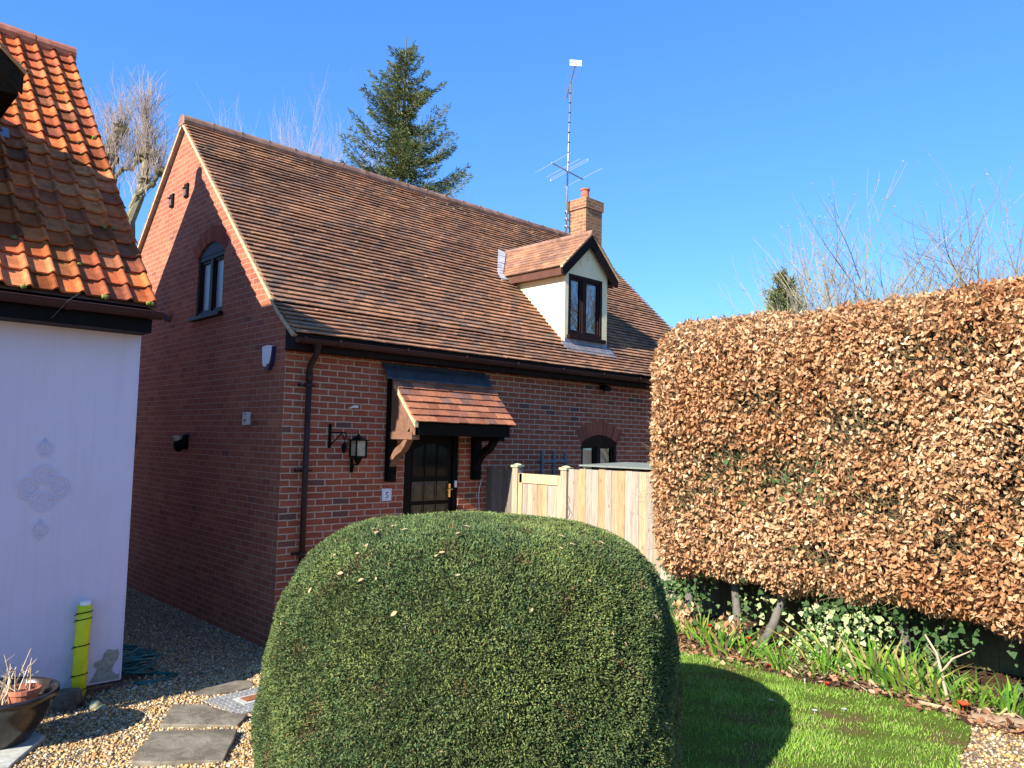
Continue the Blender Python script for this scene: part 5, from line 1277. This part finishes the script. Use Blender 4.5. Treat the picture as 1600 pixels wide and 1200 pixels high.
def litter():
    N = 1500; y = rng.uniform(-6.9, -3.3, N); x = np.where(rng.random(N) < .75, 1.78 + rng.normal(0, .12, N) + .10 * np.sin(y * 2), rng.uniform(1.7, 2.5, N)); ok = x > 1.5; x, y = x[ok], y[ok]; N = len(x)
    P = np.stack([x, y, gz(x, y) + .012 + .02 * rng.random(N)], -1); nrm = norm(np.array([[0, 0, 1]]) + rng.normal(size=(N, 3)) * .4); ax = norm(np.cross(nrm, rdir(N)))
    c = np.array([(.34, .16, .08), (.44, .25, .14), (.25, .12, .07), (.50, .34, .22), (.16, .09, .06)])[rng.integers(0, 5, N)]
    V, FF = leafmesh(P, ax, nrm, rng.uniform(.035, .08, N), rng.uniform(.02, .045, N), .4); struct(np_mesh('leaf_litter', V, FF, M['dryleaf'], None, np.repeat(c, 2, 0)), 'stuff')
litter()
def sword(name, loc, n, h, w, label, group, pal, spread=.6, rad=.085):
    n = int(n * 1.6)
    x = rng.normal(0, rad, n); y = rng.normal(0, rad, n); hh = rng.uniform(.55, 1, n) * h; c = np.array(pal)[rng.integers(0, len(pal), n)] * rng.uniform(.8, 1.2, (n, 1))
    a = rng.uniform(-.6, .6, n) + 1.57; sx = np.stack([np.sin(a) * .6, -np.cos(a) + .4, np.zeros(n)], -1); sx = norm(np.stack([.69 + rng.normal(0, .35, n), -.72 + rng.normal(0, .35, n), np.zeros(n)], -1)) * (rng.uniform(.7, 1.2, n) * w / 2)[:, None]
    ld = np.stack([x * 2.5 + rng.normal(0, .1, n), y * 2.5 + rng.normal(0, .1, n), np.zeros(n)], -1) * spread; p = np.stack([x, y, np.zeros(n)], -1); V = []
    for t, ww in ((0, .8), (.35, 1), (.7, .8)):
        m = p + np.array([0, 0, 1]) * (hh * t)[:, None] + ld * t ** 1.8; V += [m - sx * ww, m + sx * ww]
    V.append(p + np.array([0, 0, 1]) * (hh * .97)[:, None] + ld * 1.05); V = np.stack(V, 1)
    T = np.array([(0, 1, 3, 2), (2, 3, 5, 4), (4, 5, 6, 6)]); F4 = [(0, 1, 3), (0, 3, 2), (2, 3, 5), (2, 5, 4), (4, 5, 6)]
    FF = (np.array(F4)[None] + (np.arange(n) * 7)[:, None, None]).reshape(-1, 3); V = V.reshape(-1, 3)
    o = np_mesh(name, V, FF, M['grass'], None, np.repeat(c, 5, 0)); o.location = (loc[0], loc[1], g(*loc) - .01); return tag(o, label, 'plant', group)
GRN = [(.10, .24, .022), (.15, .30, .03), (.08, .19, .03), (.22, .34, .04)]; YEL = GRN + [(.34, .33, .08), (.36, .27, .13)]
ig = 'green strap leaved clumps along the border'
clumps = [((1.98, -3.72), 26, .24, .012, 'small grassy clump at the back of the border by the dark post'), ((2.1, -4.05), 16, .30, .02, 'broad strap leaved clump in front of the hedge, in the shade edge'),
          ((1.86, -4.42), 20, .34, .024, 'arching strap leaved clump with a long green blade by the lawn corner'), ((1.84, -4.68), 12, .22, .018, 'short sparse clump just right of the arching one'),
          ((1.80, -5.02), 34, .23, .011, 'dense upright daffodil clump left of the variegated ivy'), ((1.86, -5.28), 34, .25, .011, 'dense upright daffodil clump right of the variegated ivy'),
          ((2.02, -5.62), 22, .38, .026, 'tall iris clump with the widest bright blades in the middle of the border'), ((1.98, -5.86), 30, .34, .024, 'tall iris clump with yellow dead blades fallen in front'),
          ((1.95, -6.06), 28, .30, .018, 'mid height iris clump behind the fallen stick'), ((1.92, -6.27), 26, .24, .013, 'low green clump right beside the red flower at the lawn end'), ((2.05, -6.48), 18, .26, .02, 'last iris clump at the right end of the border'),
          ((2.2, -5.25), 20, .36, .02, 'darker strap clump tucked under the ivy')]
for (loc, n, h, w, lab) in clumps: sword('iris_clump', loc, n, h, w, lab, ig, YEL if h > .29 else GRN)
mb = MB()
for k in range(46):
    x, y = 1.84 + random.gauss(0, .09), U(-6.5, -4.2); a = U(0, 6.28); L = U(.10, .26); c = random.choice([(.50, .40, .24), (.42, .30, .18), (.36, .36, .14), (.56, .48, .34)]); z = g(x, y) + .02
    dx, dy = math.cos(a), math.sin(a); w = U(.004, .010)
    mb.poly([(x - dy * w, y + dx * w, z), (x + dy * w, y - dx * w, z), (x + dx * L * .6 + dy * w, y + dy * L * .6 - dx * w, z + U(.02, .06)), (x + dx * L * .6 - dy * w, y + dy * L * .6 + dx * w, z + U(.02, .06))], c)
    mb.poly([(x + dx * L * .6 + dy * w, y + dy * L * .6 - dx * w, z + .04), (x + dx * L * .6 - dy * w, y + dy * L * .6 + dx * w, z + .04), (x + dx * L, y + dy * L, z + U(0, .04))], c)
struct(mb.build('dead_strap_leaves', M['dryleaf']), 'stuff')
for (x, y, z, r, lab) in ((1.72, -4.92, .02, .03, 'small red primula flower at the lawn edge left of the daffodils'), (1.62, -5.42, .02, .028, 'small red flower lying at the lawn edge below the ivy'), (1.78, -6.28, .05, .045, 'bright red flower head at the right end of the border'), (1.98, -4.22, .16, .04, 'orange red flower cluster near the left hedge trunk'), (1.93, -4.62, .14, .035, 'orange red bloom beside the leaning trunk')):
    mb = MB()
    for k in range(9):
        a = k * .7 + U(-.2, .2); e = U(.2, 1); d = Vector((math.cos(a), math.sin(a), e)).normalized() * r * U(.7, 1.2); s = Vector((-math.sin(a), math.cos(a), 0)) * r * .35; p = Vector((x, y, g(x, y) + z))
        mb.poly([p, p + d * .6 + s, p + d, p + d * .6 - s])
    mb.tube([(x, y, g(x, y)), (x, y, g(x, y) + z)], .003, 4)
    tag(mb.build('red_flower', M['red']), lab, 'flower', 'red flowers in the border')
for (x, y, lab) in ((.95, -5.33, 'white daisy in the lawn farthest from the border'), (.98, -5.62, 'white daisy in the middle of the lawn, left of another'), (1.16, -5.74, 'white daisy in the lawn nearest the border')):
    mb = MB(); z = g(x, y) + .026
    for k in range(10):
        a = k * .628; mb.poly([(x, y, z), (x + .018 * math.cos(a - .2), y + .018 * math.sin(a - .2), z + .003), (x + .018 * math.cos(a + .2), y + .018 * math.sin(a + .2), z + .003)])
    mb.tube([(x, y, z - .03), (x, y, z)], .0015, 4); tag(mb.build('daisy', M['white']), lab, 'flower', 'daisies in the lawn')
mb = MB(); mb.tube([(1.83, -6.17, .66), (1.98, -6.1, .74), (2.12, -6.02, .88), (2.2, -5.92, .98)], [.012, .011, .009, .006], 6, (.42, .33, .22)); mb.tube([(2.02, -6.08, .78), (2.06, -6.14, .88), (2.12, -6.25, .95)], [.008, .006, .003], 5, (.42, .33, .22)); mb.tube([(2.1, -6.03, .86), (2.03, -5.98, .95)], [.005, .003], 5, (.4, .32, .22))
tag(mb.build('dead_branch', M['drytwig']), 'pale forked dead branch leaning among the irises', 'branch')
mb = MB(); mb.tube([(1.72, -6.02, .625), (1.70, -6.12, .63), (1.72, -6.26, .625)], [.012, .013, .010], 6, (.38, .27, .16)); tag(mb.build('fallen_stick', M['drytwig']), 'short brown stick lying on the leaf litter at the lawn end', 'stick')
mb = MB(); mb.tube([(1.66, -6.36, .62), (1.78, -6.6, .62), (1.85, -6.9, .62)], .035, 8, (.24, .17, .11)); tag(mb.build('log_edging', M['drytwig'], smooth=True), 'half buried log edging the border at the gravel', 'log')
for (x, y, s, lab) in ((2.0, -4.42, .1, 'hanging tuft of copper leaves low on the leaning trunk'), (2.12, -3.85, .09, 'low tuft of copper leaves at the far end of the border')):
    N = 60; P = np.stack([x + rng.normal(0, s * .5, N), y + rng.normal(0, s * .5, N), .80 + rng.normal(0, s * .7, N)], -1); ax = norm(rng.normal(size=(N, 3)) * .5 + np.array([0, 0, -1])); V, FF = leafmesh(P, ax, rdir(N), rng.uniform(.045, .08, N), rng.uniform(.025, .045, N)); tag(np_mesh('leaf_tuft_foliage', V, FF, M['dryleaf'], None, np.repeat(pal[rng.integers(0, 6, N)], 2, 0)), lab, 'plant')

# ------------------------------------------------------------------ trees behind
def limb(mb, p, d, L, r, depth, n, spread, up, col, sides=5, kids=(2, 4), shrink=.68, seg=4, wig=.12, taper=.55):
    pts = [p.copy()]; rad = [r]; q = p.copy(); dd = d.copy()
    for k in range(seg):
        dd = (dd + Vector((random.gauss(0, wig), random.gauss(0, wig), random.gauss(0, wig) + up * .12))).normalized(); q = q + dd * (L / seg); pts.append(q.copy()); rad.append(r * (1 - (1 - taper) * (k + 1) / seg))
    mb.tube(pts, rad, sides, col, cap=False)
    if depth <= 0: return
    for k in range(random.randint(*kids)):
        t = U(.35, 1) if k else 1; i = min(int(t * seg), seg); s = pts[i]
        nd = (dd + Vector((random.gauss(0, spread), random.gauss(0, spread), random.gauss(0, spread) + up * .3))).normalized()
        limb(mb, s, nd, L * shrink * U(.7, 1.15), max(rad[i] * .62, .003), depth - 1, n, spread, up, col, max(3, sides - 1), kids, shrink, seg, wig, taper)

def spruce(name, base, H, W, label, bottom, bl=1, tone=1):
    t = thing(name, label, 'tree', base); bx, byy, bz = base
    mb = MB(); mb.tube([(bx, byy, bz), (bx, byy, bz + H * .6), (bx, byy, bz + H)], [H * .014, H * .008, .015], 8); mb.build('trunk', M['bark'], t)
    P = []; D = []; LN = []; br = MB(); h = bottom
    while h < .985:
        nb_ = 6 if h < .9 else 4
        for k in range(nb_):
            a = U(0, 6.28); f = 1 - h; ln = W * (f ** .85) * U(.62, 1.12) + .05; z0 = bz + H * h + U(-.15, .15) * (1 - h)
            if U(0, 1) < .12: ln *= 1.25
            n = max(4, int(ln / .10)); dirv = np.array([math.cos(a), math.sin(a), 0]); pts = []
            for i in range(n + 1):
                s = i / n; zz = z0 + ln * (-.28 * s + .62 * s ** 2.4) ; q = np.array([bx, byy, zz]) + dirv * ln * s; q[2] = zz; pts.append(q)
                m = int(20 * (1 - .35 * s)) if i else 0
                for _ in range(m):
                    side = rng.normal(size=3) * .5; side -= dirv * side.dot(dirv); lat = norm(np.cross(dirv, [0, 0, 1])) * rng.choice([-1, 1]) * rng.random() * ln * .22 * (1 - s * .75)
                    P.append(q + lat + rng.normal(size=3) * .025 - np.array([0, 0, .10 * rng.random()])); D.append(norm(dirv * .8 + lat / (np.linalg.norm(lat) + .05) * .7 + rng.normal(size=3) * .45 + np.array([0, 0, -.25 + .5 * s]))); LN.append(rng.uniform(.08, .20) * bl)
            br.tube([Vector(q) for q in pts[::max(1, n // 4)]], .012, 4)
        h += .021 * (1.1 - .4 * h) 
    br.build('branches', M['bark'], t)
    P = np.array(P); D = np.array(D); LN = np.array(LN); N = len(P)
    s = norm(np.cross(D, rdir(N))) * (LN * .085)[:, None]; e = np.cross(D, norm(s)) * (LN * .085)[:, None]
    V = np.concatenate([np.stack([P, P + D * (LN * .5)[:, None] + q, P + D * LN[:, None], P + D * (LN * .5)[:, None] - q], 1) for q in (s, e)], 0).reshape(-1, 3)
    FF = np.arange(2 * N * 4).reshape(-1, 4); gg = rng.random((N, 1)); cl = np.clip(.5 + .5 * np.sin(P[:, 2:3] * 3 + P[:, :1] * 2.2), 0, 1)
    c = (np.array([(.034, .058, .028)]) * (1 - gg) + np.array([(.13, .135, .042)]) * gg) * (.8 + .4 * cl) * tone
    np_mesh('crown', V, FF, M['needle'], t, np.concatenate([c, c], 0))
spruce('spruce_tree', (10.55, 12.8, 0), 16.1, 5.7, 'tall dark green spruce rising behind the cottage ridge', .40, 1.05, 1.9)
spruce('conifer_tree', (9.05, -1.45, .6), 5.05, 1.25, 'small dark conifer tip just above the hedge', .35, .7, 2.7)

def willow(base, limbs, label, tall=0):
    t = thing('pollard_willow', label, 'tree', base, 'bare pollarded willows behind the lilac house'); b = Vector(base)
    mb = MB(); mb.tube([b, b + Vector((0, 0, 4)), Vector(limbs[0][0])], [.5, .34, .16], 10, (.17, .15, .10)); mb.build('trunk', M['willow'], t)
    br = MB(); tw = MB()
    for (p0, p1, r0) in limbs:
        r0 *= .85
        p0, p1 = Vector(p0), Vector(p1); m1 = p0.lerp(p1, .33) + Vector((U(-.1, .1), U(-.1, .1), U(-.1, .1))); m2 = p0.lerp(p1, .66) + Vector((U(-.1, .1), U(-.1, .1), U(-.1, .1)))
        br.tube([p0, m1, m2, p1], [r0, r0 * .9, r0 * .8, r0 * .75], 8, (.22, .19, .115)); br.blob(p1, (r0 * 1.7, r0 * 1.7, r0 * 1.6), (.15, .125, .075), 9, 7, .3)
        for q in (m1, m2): br.blob(q, r0 * 1.15, (.17, .145, .09), 8, 6, .3)
        for k in range(95):
            q = U(0, 1); src = p1 if q < .45 else p0.lerp(p1, U(.25, 1)); s = src + Vector((random.gauss(0, r0 * .8), random.gauss(0, r0 * .8), random.gauss(0, r0 * .5))); d = Vector((random.gauss(0, .30), random.gauss(0, .30), 1)).normalized()
            L = U(.5, 1.6); c = random.choice([(.26, .20, .17), (.32, .25, .21), (.21, .17, .14), (.36, .29, .26)])
            e1 = s + d * L * .5 + Vector((random.gauss(0, .04), random.gauss(0, .04), 0)); e2 = s + d * L + Vector((random.gauss(0, .09), random.gauss(0, .09), 0)); tw.tube([s, e1, e2], [.008, .006, .003], 3, c, cap=False)
            for _ in range(2):
                a0 = s.lerp(e2, U(.3, .9)); tw.tube([a0, a0 + (d + Vector((random.gauss(0, .3), random.gauss(0, .3), 0))).normalized() * U(.25, .7)], [.005, .0025], 3, c, cap=False)
    br.build('limbs', M['willow'], t); tw.build('shoots', M['twig'], t)
willow((3.3, 17.6, 0), [((3.0, 17.8, 9.3), (2.95, 17.8, 11.0), .17), ((2.95, 17.8, 11.0), (3.14, 17.55, 11.95), .16), ((2.95, 17.8, 10.2), (2.2, 18.3, 11.5), .10)], 'pollarded bare willow partly behind the orange roof edge')
willow((3.55, 17.1, 0), [((3.50, 17.35, 9.0), (3.80, 16.98, 11.15), .19), ((3.1, 17.7, 10.4), (3.58, 17.2, 10.95), .08), ((3.5, 17.3, 9.4), (4.1, 16.7, 10.6), .11), ((3.8, 16.98, 11.1), (3.65, 16.9, 12.3), .04)], 'pollarded bare willow between the two roofs with knuckled limbs')
def bare_tree(base, H, label, group, n=9, spread=.25, col=(.33, .27, .235), rad=.035):
    t = thing('bare_tree', label, 'tree', base, group); b = Vector(base); mb = MB(); mb.tube([b, b + Vector((0, 0, H * .45))], [H * .016, H * .011], 8, col); mb.build('trunk', M['twig'], t)
    br = MB()
    for k in range(n):
        d = Vector((random.gauss(0, spread), random.gauss(0, spread), 1)).normalized(); limb(br, b + Vector((0, 0, H * U(.3, .45))), d, H * .30 * U(.8, 1.15), rad, 3, 0, .33, .6, col, 4, (4, 5), .62, 4, .06)
    br.build('crown', M['twig'], t)
tg = 'bare pale trees far behind the cottage roof'
bare_tree((10.4, 18.6, 0), 15.0, 'pale bare tree left of the spruce above the roof ridge', tg, 40, .22)
bare_tree((13.6, 12.6, 0), 11.4, 'faint bare treetop right of the spruce above the ridge', tg, 6, .16)
def shrub(base, H, label, n, spread, col):
    t = thing('bare_shrub', label, 'shrub', base, 'bare budding shrubs beyond the hedge'); b = Vector(base); br = MB()
    def grow(p, d, L, r, depth):
        seg = 4; pts = [p.copy()]; q = p.copy(); dd = d.copy(); bend = Vector((random.gauss(0, .05), random.gauss(0, .05), .06))
        for k in range(seg):
            dd = (dd + bend + Vector((random.gauss(0, .05), random.gauss(0, .05), 0))).normalized(); q = q + dd * (L / seg); pts.append(q.copy())
        f = .74 if depth else .5
        br.tube(pts, [r * (1 - (1 - f) * k / seg) for k in range(seg + 1)], 5 if depth > 1 else 3, col, cap=False)
        if depth == 0:
            for e in (pts[-1], pts[-2]):
                if U(0, 1) < .45:
                    w = U(.006, .012); br.blob(e, (w, w, w * 1.5), random.choice([(.30, .24, .17), (.25, .19, .13), (.36, .30, .22)]), 4, 3, .2)
            return
        for k in range(random.randint(4, 6)):
            i = seg if k == 0 else random.randint(1, seg); side = Vector((random.gauss(0, 1), random.gauss(0, 1), random.gauss(.25, .4))).normalized()
            grow(pts[i], (dd + side * (.25 if k == 0 else U(.5, 1.1))).normalized(), L * U(.45, .72), max(r * f * .70, .0030), depth - 1)
    for k in range(n):
        a = U(0, 6.28); d = Vector((math.cos(a) * spread * U(.3, 1), math.sin(a) * spread * U(.3, 1), 1)).normalized()
        grow(b + Vector((U(-.1, .1), U(-.1, .1), 0)), d, H * U(.48, .60), .03, 3)
    br.build('stems', M['twig'], t)
shrub((9.2, -1.75, .6), 4.5, 'slender bare shrub nearest the small conifer tip', 5, .25, (.27, .23, .18))
shrub((9.85, -2.15, .6), 4.9, 'bare multi stemmed shrub just right of the conifer tip', 7, .28, (.26, .23, .15))
shrub((10.55, -2.95, .6), 5.2, 'widest bare shrub in the middle above the hedge', 9, .34, (.26, .23, .145))
shrub((11.3, -3.75, .6), 5.5, 'tall darker bare shrub right of the widest one', 6, .20, (.19, .165, .135))
shrub((12.1, -4.45, .6), 5.2, 'bare shrub at the right edge of the view', 6, .26, (.24, .20, .165))

# ------------------------------------------------------------------ light, sky, camera
sc = bpy.context.scene
sun_d = Vector((.853, .095, -.513)).normalized()
el = math.asin(-sun_d.z); to_sun = -sun_d
W = bpy.data.worlds.new('World'); sc.world = W; W.use_nodes = True; nt = W.node_tree
sky = nt.nodes.new('ShaderNodeTexSky'); sky.sky_type = 'NISHITA'; sky.sun_disc = False
sky.sun_elevation = el; sky.sun_rotation = math.atan2(to_sun.x, to_sun.y); sky.altitude = 0; sky.air_density = 1.0; sky.dust_density = .1; sky.ozone_density = 1.6
hs = nt.nodes.new('ShaderNodeHueSaturation'); hs.inputs['Saturation'].default_value = 1.30; hs.inputs['Hue'].default_value = .515; hs.inputs['Value'].default_value = 1.0
nt.links.new(sky.outputs[0], hs.inputs['Color']); gm = nt.nodes.new('ShaderNodeGamma'); gm.inputs[1].default_value = .6; nt.links.new(hs.outputs[0], gm.inputs[0])
tm = nt.nodes.new('ShaderNodeMix'); tm.data_type = 'RGBA'; tm.blend_type = 'MULTIPLY'; tm.inputs[0].default_value = 1; tm.inputs[7].default_value = (.53, .98, 1.46, 1)
nt.links.new(gm.outputs[0], tm.inputs[6]); nt.links.new(tm.outputs[2], nt.nodes['Background'].inputs['Color']); nt.nodes['Background'].inputs['Strength'].default_value = .15
ld_ = bpy.data.lights.new('sun', 'SUN'); ld_.energy = 5.0; ld_.angle = R(.5); ld_.color = (1, .93, .82)
so = bpy.data.objects.new('sun', ld_); C.objects.link(so); so.rotation_euler = sun_d.to_track_quat('-Z', 'Y').to_euler(); so.location = (-10, 0, 12)
cam = bpy.data.cameras.new('camera'); co = bpy.data.objects.new('camera', cam); C.objects.link(co); sc.camera = co
pitch, roll, yaw = 0.07612, 0.02180, 0.76858
fw = Vector((math.sin(yaw) * math.cos(pitch), math.cos(yaw) * math.cos(pitch), math.sin(pitch))); r0 = Vector((math.cos(yaw), -math.sin(yaw), 0)); u0 = r0.cross(fw)
rr = r0 * math.cos(roll) + u0 * math.sin(roll); uu = u0 * math.cos(roll) - r0 * math.sin(roll)
mt = Matrix((rr, uu, -fw)).transposed().to_4x4(); mt.translation = Vector((-4.1016, -7.9265, 2.3543)); co.matrix_world = mt
cam.sensor_width = 36; cam.lens = 36 * 1189.81 / 1600; cam.clip_start = .05; cam.clip_end = 1000
vs = sc.view_settings; vs.view_transform = 'Standard'; vs.look = 'None'; vs.exposure = 1.22; vs.gamma = 1; vs.use_curve_mapping = False
sc.render.engine = 'CYCLES'; sc.cycles.max_bounces = 8; sc.cycles.use_denoising = True
